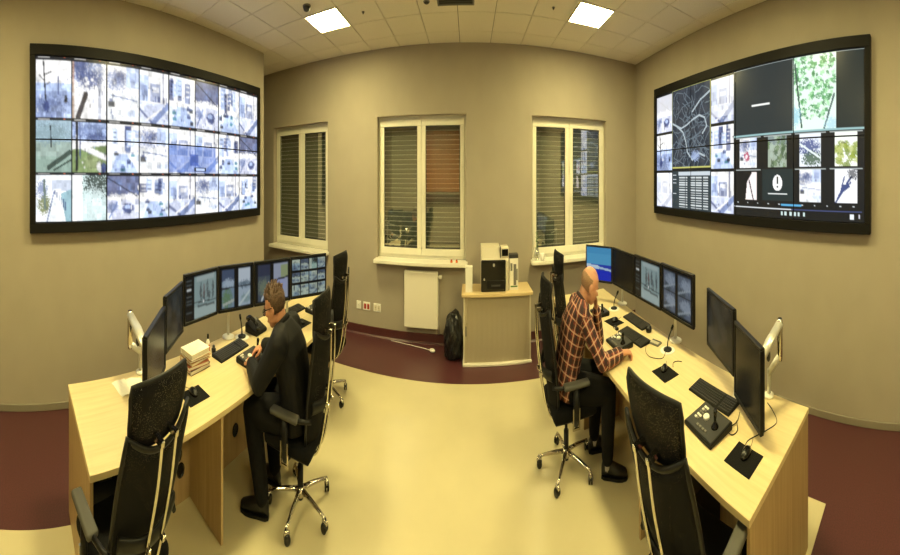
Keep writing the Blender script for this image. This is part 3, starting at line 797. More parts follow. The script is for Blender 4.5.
def monitor(label, pa, pb, zb, zt, kind, tilt=0.0):
    """pa / pb: plan positions of the left and right bottom corners as seen by the viewer of the screen"""
    pa, pb = Vector((pa[0], pa[1], 0)), Vector((pb[0], pb[1], 0))
    mid = (pa + pb) / 2; wv = pb - pa; w_ = wv.length - .008; h_ = zt - zb
    ang = math.atan2(wv.y, wv.x)            # local +X = to the viewer's right, local -Y = toward viewer
    t = thing('monitor', label, 'monitor', (mid.x, mid.y, zb), ang)
    e = .016
    b2 = bmesh.new()
    box(b2, -w_ / 2, w_ / 2, -.012, .02, 0, e + .006, bev=.003); box(b2, -w_ / 2, w_ / 2, -.012, .02, h_ - e, h_, bev=.003)
    box(b2, -w_ / 2, -w_ / 2 + e, -.012, .02, e, h_ - e, bev=.002); box(b2, w_ / 2 - e, w_ / 2, -.012, .02, e, h_ - e, bev=.002)
    obj('bezel', b2, 'black_plastic', t)
    obj('screen', screen_mesh('screen', (-w_ / 2 + e - .001, -.006, h_ - e + .001), (w_ - 2 * e + .002, 0, 0), (0, 0, -(h_ - 2 * e - .004)), mon_picture(kind), 'desk_screen'), None, t)
    bk = obj('back_cover', B(-w_ / 2 + .006, w_ / 2 - .006, .018, .034, .006, h_ - .006, bev=.006), 'black_plastic', t)
    obj('electronics_hump', B(-w_ * .3, w_ * .3, .032, .055, h_ * .2, h_ * .8, bev=.008), 'black_plastic', bk)
    obj('mounting_plate', B(-.05, .05, .053, .062, h_ / 2 - .05, h_ / 2 + .05, bev=.002), 'dark_grey', bk)
    return t, mid, ang, h_

# street-side row, from the nearest
LM = [((-2.09, .98), (-2.51, 1.39), .80, 1.16, 'dim', 'dim monitor at the near end of the street-side row, on a silver arm'),
      ((-2.52, 1.40), (-2.80, 1.79), .87, 1.21, 'dim', 'dim monitor second from the near end of the street-side row'),
      ((-2.80, 1.80), (-2.81, 2.32), .90, 1.25, 'people', 'monitor above the book stack showing one large picture of people'),
      ((-2.81, 2.325), (-2.63, 2.80), .90, 1.25, 'two', 'monitor behind the telephone showing two tall street pictures'),
      ((-2.63, 2.805), (-2.385, 3.30), .90, 1.25, 'twodark', 'monitor behind the seated man in black'),
      ((-2.385, 3.305), (-2.06, 3.77), .90, 1.25, 'grid', 'monitor at the far end of the street-side row with a grid of twelve pictures')]
RM = [((1.93, 4.45), (2.25, 4.10), .90, 1.25, 'blue', 'monitor with a light blue and deep blue desktop'),
      ((2.255, 4.095), (2.29, 3.50), .905, 1.25, 'off', 'switched-off black monitor beside the blue one'),
      ((2.29, 3.495), (2.31, 2.90), .905, 1.26, 'people', 'monitor beside the black screen showing one large picture of people'),
      ((2.31, 2.895), (2.285, 2.27), .91, 1.27, 'quad', 'monitor with four dim pictures at the end of the map-side row of four'),
      ((2.33, 2.11), (2.10, 1.57), .845, 1.205, 'dim', 'dim monitor of the near pair, standing farther along the desk'),
      ((2.095, 1.56), (1.865, 1.13), .755, 1.15, 'off', 'blank monitor of the near pair, closest to the desk end')]
MON = {}
for side, rows in (('L', LM), ('R', RM)):
    for i, (pa, pb, zb, zt, kind, lab) in enumerate(rows):
        if side == 'L':      # a little forward of the desk's back edge
            k = .955; pa = (pa[0] * k, pa[1] * k); pb = (pb[0] * k, pb[1] * k); zb, zt = 1.9 - (1.9 - zb) * k, 1.9 - (1.9 - zt) * k
        MON[side, i] = monitor(lab, pa, pb, zb, zt, kind)

def backpoint(mo, off, hz=None):
    t, mid, ang, h_ = mo
    return Vector((mid.x - math.sin(ang) * off, mid.y + math.cos(ang) * off, t.location.z + h_ / 2 if hz is None else hz))

def stand(label, base, mons):
    """round-footed silver pole with an arm to the mounting plate of each monitor"""
    t = thing('monitor_stand', label, 'stand', (base[0], base[1], DZ))
    top = max(m_[0].location.z + m_[3] / 2 for m_ in mons) + .03 - DZ
    obj('stand_foot', lathe(bmesh.new(), [(.075, 0), (.075, .008), (.06, .014), (.02, .02)], 24), 'white_plastic', t)
    obj('pole', lathe(bmesh.new(), [(.016, .014), (.016, top)], 16), 'silver', t)
    for m_ in mons:
        p = backpoint(m_, .062) - Vector((base[0], base[1], DZ)); z = p.z
        q = backpoint(m_, .09) - Vector((base[0], base[1], DZ))
        a_ = obj('arm', tube(bmesh.new(), [(0, 0, z), q, p], .011), 'silver', t)
        b2 = lathe(bmesh.new(), [(.022, -.02), (.022, .02)], 16); bmesh.ops.translate(b2, verts=b2.verts[:], vec=(0, 0, z)); obj('collar', b2, 'silver', a_)
stand('silver pole with white foot behind the monitors above the books', (-2.74, 2.44), [MON['L', 2], MON['L', 3]])
stand('silver pole behind the last two monitors of the street-side row', (-2.42, 3.27), [MON['L', 4], MON['L', 5]])
stand('silver pole with white foot behind the blue and black monitors', (2.375, 3.99), [MON['R', 0], MON['R', 1]])
stand('silver pole with white foot behind the two picture monitors on the map side', (2.375, 2.69), [MON['R', 2], MON['R', 3]])

def gas_arm(label, base, mons, peak):
    """jointed silver monitor arm clamped at the desk edge"""
    o = Vector((base[0], base[1], DZ))
    t = thing('desk_mount', label, 'monitor mount', o)
    obj('arm_foot', lathe(bmesh.new(), [(.045, 0), (.045, .012), (.03, .02)], 20), 'white_plastic', t)
    pk = Vector(peak) - o
    lo = pk - Vector((0, 0, .17)); j1 = Vector((0, 0, .13))
    obj('post', lathe(bmesh.new(), [(.017, .016), (.017, .15)], 16), 'silver', t)
    la = obj('lower_arm', tube(bmesh.new(), [j1, lo], [.03, .03], 12, ry=.7), 'silver', t)
    e_ = obj('elbow_joint', tube(bmesh.new(), [lo - Vector((0, 0, .03)), lo, pk, pk + Vector((0, 0, .025))], [.02, .028, .028, .02], 14), 'chrome', la)
    tgt = backpoint(mons[0], .085) - o
    ua = obj('upper_arm', tube(bmesh.new(), [pk, pk.lerp(tgt, .5) + Vector((0, 0, .012)), tgt], [.036, .042, .034], 12, ry=.6), 'silver', t)
    b2 = bmesh.new(); mid_ = pk.lerp(tgt, .5); ell(b2, mid_ - Vector((0, 0, .05)), (.02, 0, 0), (0, .02, 0), (0, 0, .03)); obj('cable_clip', b2, 'dark_grey', ua)
    b2 = bmesh.new(); ell(b2, tgt, (.028, 0, 0), (0, .028, 0), (0, 0, .03)); obj('tilt_joint', b2, 'dark_grey', ua)
    for m_ in mons:
        p = backpoint(m_, .062) - o
        obj('bracket', tube(bmesh.new(), [tgt, p], .012), 'silver', t)
gas_arm('jointed silver monitor arm at the near end of the street-side desk', (-2.735, 1.22), [MON['L', 0], MON['L', 1]], (-2.72, 1.10, 1.09))
gas_arm('jointed silver monitor arm behind the near pair on the map side', (2.32, 1.33), [MON['R', 5], MON['R', 4]], (2.33, 1.22, 1.13))

# ================================================================== CHAIRS
def back_x(z):
    return float(np.interp(z, [.40, .5, .62, .76, .9, 1.05, 1.2, 1.3], [-.185, -.205, -.215, -.24, -.262, -.29, -.30, -.275]))
def shell(zs, width, top_scoop=0.0, thick=.012, wrap=.05, xoff=0.0, n=14, bot_scoop=0.0):
    """curved panel: zs list of heights, width(z) half-widths; open mesh given thickness"""
    b2 = bmesh.new(); fr = []; bk = []
    for i, z in enumerate(zs):
        r0, r1 = [], []
        for k in range(n + 1):
            u = -1 + 2 * k / n; hw = width(z)
            f_ = (i / (len(zs) - 1))
            zz = z + top_scoop * (u * u) * max(0, (f_ - .5) * 2) - bot_scoop * (1 - u * u) * max(0, .5 - f_) * 2
            x = back_x(zz) + wrap * u * u + xoff
            r0.append(b2.verts.new((x + thick / 2, u * hw, zz))); r1.append(b2.verts.new((x - thick / 2, u * hw, zz)))
        fr.append(r0); bk.append(r1)
    R = len(zs)
    for i in range(R - 1):
        for k in range(n):
            f = b2.faces.new((fr[i][k], fr[i][k + 1], fr[i + 1][k + 1], fr[i + 1][k])); f.smooth = True
            f = b2.faces.new((bk[i][k + 1], bk[i][k], bk[i + 1][k], bk[i + 1][k + 1])); f.smooth = True
    for k in range(n):
        b2.faces.new((fr[0][k + 1], fr[0][k], bk[0][k], bk[0][k + 1])); b2.faces.new((fr[-1][k], fr[-1][k + 1], bk[-1][k + 1], bk[-1][k]))
    for i in range(R - 1):
        b2.faces.new((fr[i][0], fr[i + 1][0], bk[i + 1][0], bk[i][0])); b2.faces.new((fr[i + 1][n], fr[i][n], bk[i][n], bk[i + 1][n]))
    rim = [fr[0][k].co.copy() for k in range(n + 1)] + [fr[i][n].co.copy() for i in range(1, R)] + [fr[-1][k].co.copy() for k in range(n - 1, -1, -1)] + [fr[i][0].co.copy() for i in range(R - 2, 0, -1)]
    return b2, rim
def closed_tube(bm, pts, r, n=8):
    pts = [Vector(p) for p in pts]; N = len(pts); rings = []
    for i, p in enumerate(pts):
        d = pts[(i + 1) % N] - pts[i - 1]; dn = d.normalized()
        s = dn.cross(Vector((1, 0, 0))).normalized(); u = s.cross(dn)
        rings.append([bm.verts.new(p + s * r * math.cos(2 * PI * j / n) + u * r * math.sin(2 * PI * j / n)) for j in range(n)])
    for i in range(N):
        a, b_ = rings[i], rings[(i + 1) % N]
        for j in range(n):
            f = bm.faces.new((a[j], a[(j + 1) % n], b_[(j + 1) % n], b_[j])); f.smooth = True
    return bm

def recl(x, z, k): return x - k * max(0.0, z - .45)
def make_chair(rk=0.0):
    def lean(o):
        for v in o.data.vertices: v.co.x = recl(v.co.x, v.co.z, rk)
        return o
    t = thing('swivel_chair', 'x', 'chair', group='high-backed swivel chairs at the desks')
    # star base
    obj('hub', lathe(bmesh.new(), [(.03, .075), (.042, .08), (.042, .12), (.03, .135)], 18), 'chrome', t)
    leg = cas = None
    for k in range(5):
        a = 2 * PI * k / 5 + .35
        if leg is None:
            leg = obj('base_leg', tube(bmesh.new(), [(.03, 0, .112), (.14, 0, .104), (.26, 0, .086), (.315, 0, .076)], [.021, .018, .014, .012], 10, ry=.8), 'chrome', t); o = leg
        else: o = obj('base_leg', leg.data, None, t)
        o.rotation_euler.z = a
        if cas is None:
            b2 = bmesh.new()
            for s in (-1, 1):
                lathe(b2, [(.012, -.009), (.028, -.009), (.03, -.004), (.03, .004), (.028, .009), (.012, .009)], 16, Matrix.Translation((.012, s * .014, .03)) @ Matrix.Rotation(PI / 2, 4, 'X'))
            tube(b2, [(0, 0, .078), (0, 0, .055)], .008, 8); box(b2, -.012, .03, -.005, .005, .03, .06)
            cas = obj('caster', b2, 'black_gloss', t); o2 = cas
            hood = obj('caster_hood', tube(bmesh.new(), [(-.012, 0, .045), (-.004, 0, .06), (.014, 0, .064), (.034, 0, .055)], [.012, .016, .016, .012], 8), 'chrome', cas)
        else:
            o2 = obj('caster', cas.data, None, t); obj('caster_hood', hood.data, None, o2)
        o2.location = (.315 * math.cos(a), .315 * math.sin(a), 0); o2.rotation_euler.z = a + 1.2 + k
    obj('gas_lift', lathe(bmesh.new(), [(.028, .06), (.028, .25), (.016, .25), (.016, .37)], 16), 'black_plastic', t)
    obj('tilt_mechanism', B(-.12, .1, -.07, .07, .345, .405, bev=.015, seg=2), 'silver', t)
    obj('height_lever', tube(bmesh.new(), [(.03, -.07, .38), (.03, -.2, .375), (.03, -.24, .37)], .006, 8), 'black_plastic', t)
    # seat
    b2 = bmesh.new(); n = 10
    pr = [(-.20, .425), (-.20, .47), (-.15, .485), (.05, .478), (.2, .482), (.26, .47), (.285, .445), (.27, .42)]
    box(b2, -.21, .285, -.245, .245, .405, .485, bev=.035, seg=3); so = obj('seat', b2, 'black_fabric', t, smooth=True)
    obj('seat_pan', B(-.19, .25, -.22, .22, .395, .415, bev=.01), 'black_plastic', t)
    # backrest
    wd = lambda z: float(np.interp(z, [.44, .55, .7, .85, 1.0, 1.1], [.17, .205, .225, .232, .225, .20]))
    b2, rim = shell(list(np.linspace(.44, 1.03, 13)), wd, top_scoop=.075, thick=.01, wrap=.055)
    bo = lean(obj('backrest', b2, 'chair_mesh', t))
    lean(obj('backrest_rim', closed_tube(bmesh.new(), rim, .013), 'black_plastic', bo))
    b2 = bmesh.new(); tube(b2, spline([(-.21, -.21, .70), (-.26, -.1, .685), (-.275, 0, .68), (-.26, .1, .685), (-.21, .21, .70)], 5), .016, 8, ry=2.2); lean(obj('lumbar_support', b2, 'black_plastic', bo))
    # headrest
    wh = lambda z: float(np.interp(z, [1.03, 1.1, 1.24, 1.28], [.165, .19, .20, .18]))
    b2, rim = shell(list(np.linspace(1.045, 1.265, 7)), wh, top_scoop=-.012, thick=.012, wrap=.045, xoff=.035)
    ho = lean(obj('headrest', b2, 'chair_mesh', t)); lean(obj('headrest_rim', closed_tube(bmesh.new(), rim, .012), 'black_plastic', ho))
    # two chrome bows up the back
    for s in (-1, 1):
        p = spline([(-.06, s * .055, .372), (-.16, s * .055, .375), (-.225, s * .055, .43), (-.275, s * .053, .58), (-.305, s * .052, .76), (-.325, s * .05, .92), (-.325, s * .05, 1.08)], 5)
        bt = lean(obj('chrome_bow', tube(bmesh.new(), p, .0095, 10), 'chrome', t))
        lean(obj('clamp', B(-.337, -.25, s * .05 - .012, s * .05 + .012, 1.062, 1.088, bev=.004), 'chrome', bt))
        lean(obj('clamp', B(-.32, -.25, s * .053 - .012, s * .053 + .012, .66, .685, bev=.004), 'chrome', bt))
    # armrests
    for s in (-1, 1):
        b2 = bmesh.new(); box(b2, -.12, .16, s * .285 - .04, s * .285 + .04, .637, .668, bev=.014, seg=3)
        ar = obj('armrest', b2, 'pad_grey', t, smooth=True)
        obj('arm_post', tube(bmesh.new(), [(.02, s * .285, .64), (.02, s * .285, .45), (.02, s * .27, .41), (.02, s * .18, .40)], [.022, .022, .02, .02], 10, ry=1.6), 'black_plastic', ar)
        b2 = bmesh.new()
        for dx in (-.028, .04): box(b2, dx, dx + .012, s * .302 - .006, s * .302 + .006, .40, .52)
        box(b2, -.028, .052, s * .302 - .006, s * .302 + .006, .388, .402)
        obj('chrome_bracket', b2, 'chrome', ar)
        obj('back_link', tube(bmesh.new(), [(-.1, s * .285, .648), (-.17 - rk * .1, s * .26, .645), (-.215 - rk * .19, s * .225, .64)], .014, 8), 'black_plastic', ar)
    return t
CH = [(-1.825, .69, PI + .18, 'black high-backed chair at the near end of the street-side desk'),
      (-1.58, 2.36, PI + .12, 'black high-backed chair the man in black sits on'),
      (-2.05, 3.78, PI - .05, 'empty black high-backed chair at the far end of the street-side desk'),
      (1.31, 1.28, .15, 'empty black high-backed chair nearest the photographer on the map side'),
      (1.08, 3.05, -.02, 'black high-backed chair the man in the plaid shirt sits on'),
      (1.55, 4.06, 0, 'empty black high-backed chair at the far end of the map-side desk')]
proto = make_chair(.25); upright = make_chair(.03); first = {}
for i, (x, y, rz, lab) in enumerate(CH):
    src = proto if i in (0, 3) else upright
    o = copy_tree(src) if src.name in first else src
    first[src.name] = 1
    o['label'] = lab; o.location = (x, y, .004); o.rotation_euler = (0, 0, rz)

# ================================================================== ON THE DESKS
def keyboard(label, x, y, rz, w_=.46, d_=.165):
    """local: long side along X, front edge toward -Y"""
    t = thing('keyboard', label, 'keyboard', (x, y, DZ), rz, 'keyboards on the desks')
    b2 = bmesh.new(); q = [(-d_ / 2, 0), (-d_ / 2, .010), (d_ / 2, .024), (d_ / 2, 0)]
    l = [b2.verts.new((-w_ / 2, a, z)) for a, z in q]; r = [b2.verts.new((w_ / 2, a, z)) for a, z in q]
    b2.faces.new(l); b2.faces.new(r[::-1])
    for i in range(4): b2.faces.new((l[i], r[i], r[(i + 1) % 4], l[(i + 1) % 4]))
    bmesh.ops.recalc_face_normals(b2, faces=b2.faces[:]); bmesh.ops.bevel(b2, geom=b2.edges[:], offset=.003, segments=1, affect='EDGES')
    obj('keyboard_body', b2, 'black_plastic', t)
    b2 = bmesh.new()
    for r_ in range(6):
        yy = -d_ / 2 + .016 + r_ * .0235; z = .010 + (yy + d_ / 2) / d_ * .014
        x_ = -w_ / 2 + .012
        while x_ < w_ / 2 - .02:
            ww = .0165
            if r_ == 0 and -.1 < x_ < .0: ww = .11
            if abs(x_ - (w_ * .20)) > .008: box(b2, x_, x_ + ww, yy - .0085, yy + .0085, z, z + .006)
            x_ += ww + .0028
    k = obj('keys', b2, 'dark_grey', t); k['kind'] = 'stuff'
    return t
def mouse_set(lpad, lmouse, x, y, rz, mdx=.0, mdy=.0, mrz=0):
    t = thing('mouse_pad', lpad, 'mouse pad', (x, y, DZ), rz, 'black mouse pads')
    obj('pad_cloth', B(-.11, .11, -.095, .095, .0008, .004, bev=.0015), 'black_fabric', t)
    obj('pad_base', B(-.1095, .1095, -.0945, .0945, 0, .001), 'black_plastic', t)
    R_ = Matrix.Rotation(rz, 4, 'Z') @ Vector((mdx, mdy, 0))
    t = thing('computer_mouse', lmouse, 'mouse', (x + R_.x, y + R_.y, DZ + .004), rz + mrz, 'mice on the pads')
    b2 = bmesh.new(); ell(b2, (0, 0, .004), (.056, 0, 0), (0, .031, 0), (0, 0, .032))
    for v in b2.verts: v.co.z = max(v.co.z, 0)
    obj('mouse_shell', b2, 'black_gloss', t)
    obj('scroll_wheel', lathe(bmesh.new(), [(.008, -.004), (.008, .004)], 12, Matrix.Translation((.03, 0, .028)) @ Matrix.Rotation(PI / 2, 4, 'X')), 'silver', t)
    b2 = bmesh.new(); tube(b2, spline([(.05, 0, .012), (.09, .01, .004), (.14, .03, .0035)], 4), .002, 6); obj('mouse_cable', b2, 'black_plastic', t)
def controller(label, x, y, rz, w_=.30, d_=.22, stick=.09):
    """camera control desk box: sloped panel, round dial, buttons and a joystick; front toward -Y"""
    t = thing('camera_controller', label, 'controller', (x, y, DZ), rz, 'joystick controllers on the desks')
    b2 = bmesh.new(); q = [(-d_ / 2, 0), (-d_ / 2, .020), (d_ / 2, .040), (d_ / 2, 0)]
    l = [b2.verts.new((-w_ / 2, a, z)) for a, z in q]; r = [b2.verts.new((w_ / 2, a, z)) for a, z in q]
    b2.faces.new(l); b2.faces.new(r[::-1])
    for i in range(4): b2.faces.new((l[i], r[i], r[(i + 1) % 4], l[(i + 1) % 4]))
    bmesh.ops.recalc_face_normals(b2, faces=b2.faces[:]); bmesh.ops.bevel(b2, geom=b2.edges[:], offset=.006, segments=2, affect='EDGES')
    bo = obj('controller_body', b2, 'black_plastic', t)
    sl = math.atan2(.020, d_); M = Matrix.Translation((0, 0, .0295)) @ Matrix.Rotation(sl, 4, 'X')
    p = obj('control_panel', box(bmesh.new(), -w_ / 2 + .014, w_ / 2 - .014, -d_ / 2 + .014, d_ / 2 - .014, 0, .003, M=M), 'dark_grey', bo)
    obj('dial', lathe(bmesh.new(), [(.026, .003), (.026, .012), (.02, .016)], 18, M @ Matrix.Translation((-.03, .01, 0))), 'white_plastic', bo)
    for k in range(10):
        bx, by = -.115 + (k % 2) * .026, .065 - (k // 2) * .028
        obj('button', box(bmesh.new(), bx, bx + .019, by, by + .016, .003, .008, M=M), ['white_plastic', 'mid_grey'][(k // 3) % 2], bo)
    for k in range(4): obj('button', box(bmesh.new(), -.05 + k * .03, -.03 + k * .03, -.085, -.068, .003, .008, M=M), 'mid_grey', bo)
    j = obj('joystick', lathe(bmesh.new(), [(.032, .003), (.028, .012), (.013, .028), (.010, .04), (.013, stick * .7), (.016, stick), (.009, stick + .008)], 16, M @ Matrix.Translation((.08, 0, 0)) @ Matrix.Rotation(.12, 4, 'Y')), 'black_gloss', t)
    return t
def goose_mic(label, x, y, rz, lean=.12, h_=.20):
    t = thing('gooseneck_microphone', label, 'microphone', (x, y, DZ), rz)
    obj('base_plate', lathe(bmesh.new(), [(.085, 0), (.085, .003), (.08, .004)], 24), 'white_plastic', t)
    obj('microphone_base', lathe(bmesh.new(), [(.05, .004), (.05, .012), (.03, .018), (.015, .02)], 20), 'black_plastic', t)
    b2 = bmesh.new(); p = spline([(0, 0, .018), (.0, 0, .05), (lean * .35, 0, h_ * .75), (lean, 0, h_)], 6); tube(b2, p, .007, 8); obj('gooseneck', b2, 'black_plastic', t)
    d = (p[-1] - p[-2]).normalized(); b2 = bmesh.new(); tube(b2, [p[-1], p[-1] + d * .012, p[-1] + d * .045, p[-1] + d * .055], [.009, .013, .013, .008], 10); obj('microphone_head', b2, 'black_fabric', t)
def cable(label, pts, r=.0028, m='black_plastic'):
    b2 = bmesh.new(); tube(b2, spline(pts, 8), r, 6); tag(obj('desk_cable', b2, m), label, 'cable')

# --- street-side desk (viewer faces -X: local -Y must point to +X -> rz = +90 deg)
LZ, RZ = PI / 2, -PI / 2
keyboard('black keyboard beside the book stack', -2.49, 2.26, LZ + .06)
controller('joystick controller under the hands of the man in black', -2.20, 2.32, LZ + .02)
mouse_set('black mouse pad in front of the book stack', 'mouse on the pad in front of the book stack', -2.195, 1.535, LZ, .0, .02, PI / 2)
keyboard('black keyboard at the far end of the street-side desk', -2.53, 3.56, LZ - .15, .42)
mouse_set('black mouse pad at the far end of the street-side desk', 'mouse at the far end of the street-side desk', -2.22, 3.34, LZ - .15, .0, .0, PI / 2)
controller('joystick controller in front of the grid monitor', -2.25, 3.78, LZ - .15, .28, .2, .07)
goose_mic('black gooseneck microphone between telephone and books', -2.62, 2.57, 2.6, .07, .11)

# books and papers
bk = [(.26, .20, .028, 'maple_x', 'dark bound book at the bottom of the stack', (60, 44, 34)), (.25, .19, .022, None, 'reddish book second from the bottom of the stack', (150, 84, 60)),
      (.27, .20, .020, None, 'tan folder third from the bottom of the stack', (186, 150, 96)), (.24, .19, .016, None, 'brown folder just below the white papers', (140, 110, 74)), (.25, .19, .034, None, 'white pad of papers on top of the book stack', (240, 236, 224))]
z = DZ
for i, (w_, d_, h_, _m, lab, col) in enumerate(bk):
    t = thing('book', lab, 'book', (-2.535 + [.0, .008, -.008, .005, -.004][i], 1.78 + [0, -.012, .01, -.006, .004][i], z), LZ + [.05, -.08, .1, -.03, .08][i], 'stack of books and papers')
    m_ = mat('book_cover', lin(*col), .6, noise=.06, nscale=20)
    b2 = bmesh.new(); box(b2, -w_ / 2, w_ / 2, -d_ / 2, d_ / 2, 0, .003); box(b2, -w_ / 2, w_ / 2, -d_ / 2, d_ / 2, h_ - .003, h_); box(b2, -w_ / 2, w_ / 2, d_ / 2 - .003, d_ / 2, .003, h_ - .003)
    obj('cover', b2, m_, t)
    obj('page_block', B(-w_ / 2 + .004, w_ / 2 - .004, -d_ / 2 + .004, d_ / 2 - .004, .003, h_ - .003), 'paper', t)
    z += h_
# glue bottle, ink pots
t = thing('glue_bottle', 'small white bottle with orange label behind the books', 'bottle', (-2.62, 2.02, DZ))
obj('bottle_body', lathe(bmesh.new(), [(.02, 0), (.022, .01), (.022, .085), (.012, .10), (.010, .108)], 16), 'white_plastic', t)
obj('bottle_label', lathe(bmesh.new(), [(.0226, .025), (.0226, .07)], 16, cap=False), 'orange', t)
obj('bottle_cap', lathe(bmesh.new(), [(.012, .108), (.011, .135), (.004, .14)], 12), 'black_plastic', t)
for k, (x, y, lab) in enumerate([(-2.66, 1.97, 'little black ink pot left of the white glue bottle'), (-2.60, 2.09, 'little black ink pot right of the white glue bottle')]):
    t = thing('ink_pot', lab, 'pot', (x, y, DZ), 0, 'ink pots')
    obj('pot_body', lathe(bmesh.new(), [(.022, 0), (.025, .01), (.025, .03), (.015, .038)], 14), 'black_gloss', t); obj('pot_lid', lathe(bmesh.new(), [(.016, .038), (.016, .05), (.012, .053)], 14), 'dark_grey', t)
# loose papers
for k, (x, y, a, lab) in enumerate([(-2.60, .98, .2, 'white sheet of paper on the near end of the desk'), (-2.57, 1.10, -.15, 'white paper lying over the other sheet by the silver arm')]):
    b2 = bmesh.new(); n = 5
    g_ = [[b2.verts.new((-.105 + .21 * i / n, -.075 + .15 * j / n, .002 + k * .003 + .004 * math.sin(i * 1.3 + j))) for j in range(n + 1)] for i in range(n + 1)]
    for i in range(n):
        for j in range(n): b2.faces.new((g_[i][j], g_[i + 1][j], g_[i + 1][j + 1], g_[i][j + 1]))
    o = obj('paper_sheet', b2, 'paper'); o.location = (x, y, DZ + .004); o.rotation_euler.z = a; tag(o, lab, 'paper', 'loose papers')
# telephone
t = thing('desk_telephone', 'black desk telephone below the row of monitors', 'telephone', (-2.585, 2.80, DZ), LZ + .05)
b2 = bmesh.new(); q = [(-.10, 0), (-.10, .025), (.09, .075), (.10, .07), (.10, 0)]
l = [b2.verts.new((-.11, a, z)) for a, z in q]; r = [b2.verts.new((.11, a, z)) for a, z in q]; b2.faces.new(l); b2.faces.new(r[::-1])
for i in range(5): b2.faces.new((l[i], r[i], r[(i + 1) % 5], l[(i + 1) % 5]))
bmesh.ops.recalc_face_normals(b2, faces=b2.faces[:]); bmesh.ops.bevel(b2, geom=b2.edges[:], offset=.006, segments=2, affect='EDGES')
ph = obj('telephone_body', b2, 'black_plastic', t)
hs = bmesh.new(); tube(hs, spline([(-.07, -.085, .062), (-.07, -.05, .092), (-.07, .03, .115), (-.07, .075, .108)], 5), .018, 10); ell(hs, (-.07, -.085, .058), (.028, 0, 0), (0, .03, 0), (0, 0, .02)); ell(hs, (-.07, .08, .1), (.028, 0, 0), (0, .03, 0), (0, 0, .02)); obj('handset', hs, 'black_gloss', t)
M = Matrix.Translation((0, 0, .053)) @ Matrix.Rotation(math.atan2(.05, .19), 4, 'X')
obj('telephone_display', box(bmesh.new(), -.02, .09, .045, .085, .0, .004, M=M), 'mid_grey', ph)
for k in range(12): obj('phone_key', box(bmesh.new(), -.015 + (k % 3) * .026, .005 + (k % 3) * .026, .02 - (k // 3) * .025, .036 - (k // 3) * .025, -.001, .005, M=M), 'dark_grey', ph)
cable('thin dark cord curling across the far end of the street-side desk', [(-2.45, 3.20, DZ + .003), (-2.53, 3.28, DZ + .003), (-2.50, 3.34, DZ + .008), (-2.58, 3.32, DZ + .003)])

# --- map-side desk (viewer faces +X: rz = -90 deg)
keyboard('black keyboard below the near pair of monitors', 2.00, 1.74, RZ + .02, .48)
controller('large joystick controller beside the near mouse pad', 1.735, 1.565, RZ - .08, .32, .25, .085)
mouse_set('black mouse pad at the near end of the map-side desk', 'mouse at the near end of the map-side desk', 1.70, 1.185, RZ, .0, .03, PI / 2)
mouse_set('black mouse pad in the middle of the map-side desk', 'mouse in the middle of the map-side desk', 1.895, 2.31, RZ, -.04, .02, PI / 2 + .5)
controller('joystick controller under the fist of the man in plaid', 1.76, 3.03, RZ + .05, .29, .22, .07)
keyboard('black keyboard next to the controller of the man in plaid', 1.99, 3.06, RZ + .12, .46)
keyboard('black keyboard below the black and picture monitors', 2.235, 3.37, RZ + .05, .46, .15)
controller('joystick controller at the far end of the map-side desk', 1.90, 3.86, RZ + .05, .26, .2, .07)
mouse_set('black mouse pad beside the far controller on the map side', 'mouse beside the far controller on the map side', 1.97, 3.54, RZ + .2, .0, .02, PI / 2)
goose_mic('black gooseneck microphone below the four-picture monitor', 2.17, 2.60, .45, .11, .11)
goose_mic('black gooseneck microphone at the far end of the map-side desk', 2.17, 3.90, .6, .10, .11)
t = thing('desk_calculator', 'small grey calculator beside the gooseneck microphone', 'calculator', (2.14, 2.80, DZ), RZ + .3)
obj('calculator_body', B(-.07, .07, -.045, .045, 0, .014, bev=.004), 'mid_grey', t); obj('calculator_display', B(-.06, .06, .018, .038, .014, .016), 'dark_grey', t)
for k in range(12): obj('calculator_key', B(-.058 + (k % 6) * .02, -.044 + (k % 6) * .02, -.035 + (k // 6) * .024, -.017 + (k // 6) * .024, .0135, .018), 'cream_plastic', t)
t = thing('small_speaker', 'small dark round speaker at the end of the far keyboard', 'speaker', (2.235, 3.07, DZ))
obj('speaker_body', lathe(bmesh.new(), [(.036, 0), (.04, .01), (.036, .04), (.02, .048)], 18), 'black_gloss', t); obj('speaker_grille', lathe(bmesh.new(), [(.022, .047), (.018, .051)], 16), 'dark_grey', t)
t = thing('pen_case', 'little dark box by the mouse pad of the man in plaid', 'case', (1.90, 3.36, DZ), RZ)
obj('case_shell', B(-.045, .045, -.02, .02, 0, .022, bev=.006, seg=2), 'black_plastic', t); obj('case_clip', B(-.01, .01, -.023, -.018, .006, .018), 'silver', t)
cable('cable loop on the map-side desk in front of the microphone', [(2.05, 2.86, DZ + .003), (1.95, 2.74, DZ + .003), (1.93, 2.62, DZ + .003), (2.02, 2.52, DZ + .003), (2.12, 2.58, DZ + .004)])
cable('mouse cord running behind the blank near monitor', [(1.76, 1.22, DZ + .004), (1.84, 1.24, DZ + .003), (1.98, 1.17, DZ + .003), (2.10, 1.13, DZ + .003), (2.19, 1.22, DZ + .003), (2.24, 1.30, DZ + .003)])
cable('coiled cord beside the large joystick controller', [(1.93, 1.42, DZ + .003), (1.86, 1.36, DZ + .003), (1.80, 1.37, DZ + .005), (1.82, 1.43, DZ + .003), (1.92, 1.41, DZ + .006), (2.02, 1.45, DZ + .003)])
cable('short cord by the middle mouse pad', [(2.02, 2.33, DZ + .003), (2.07, 2.38, DZ + .003), (2.12, 2.37, DZ + .003), (2.15, 2.33, DZ + .003)])
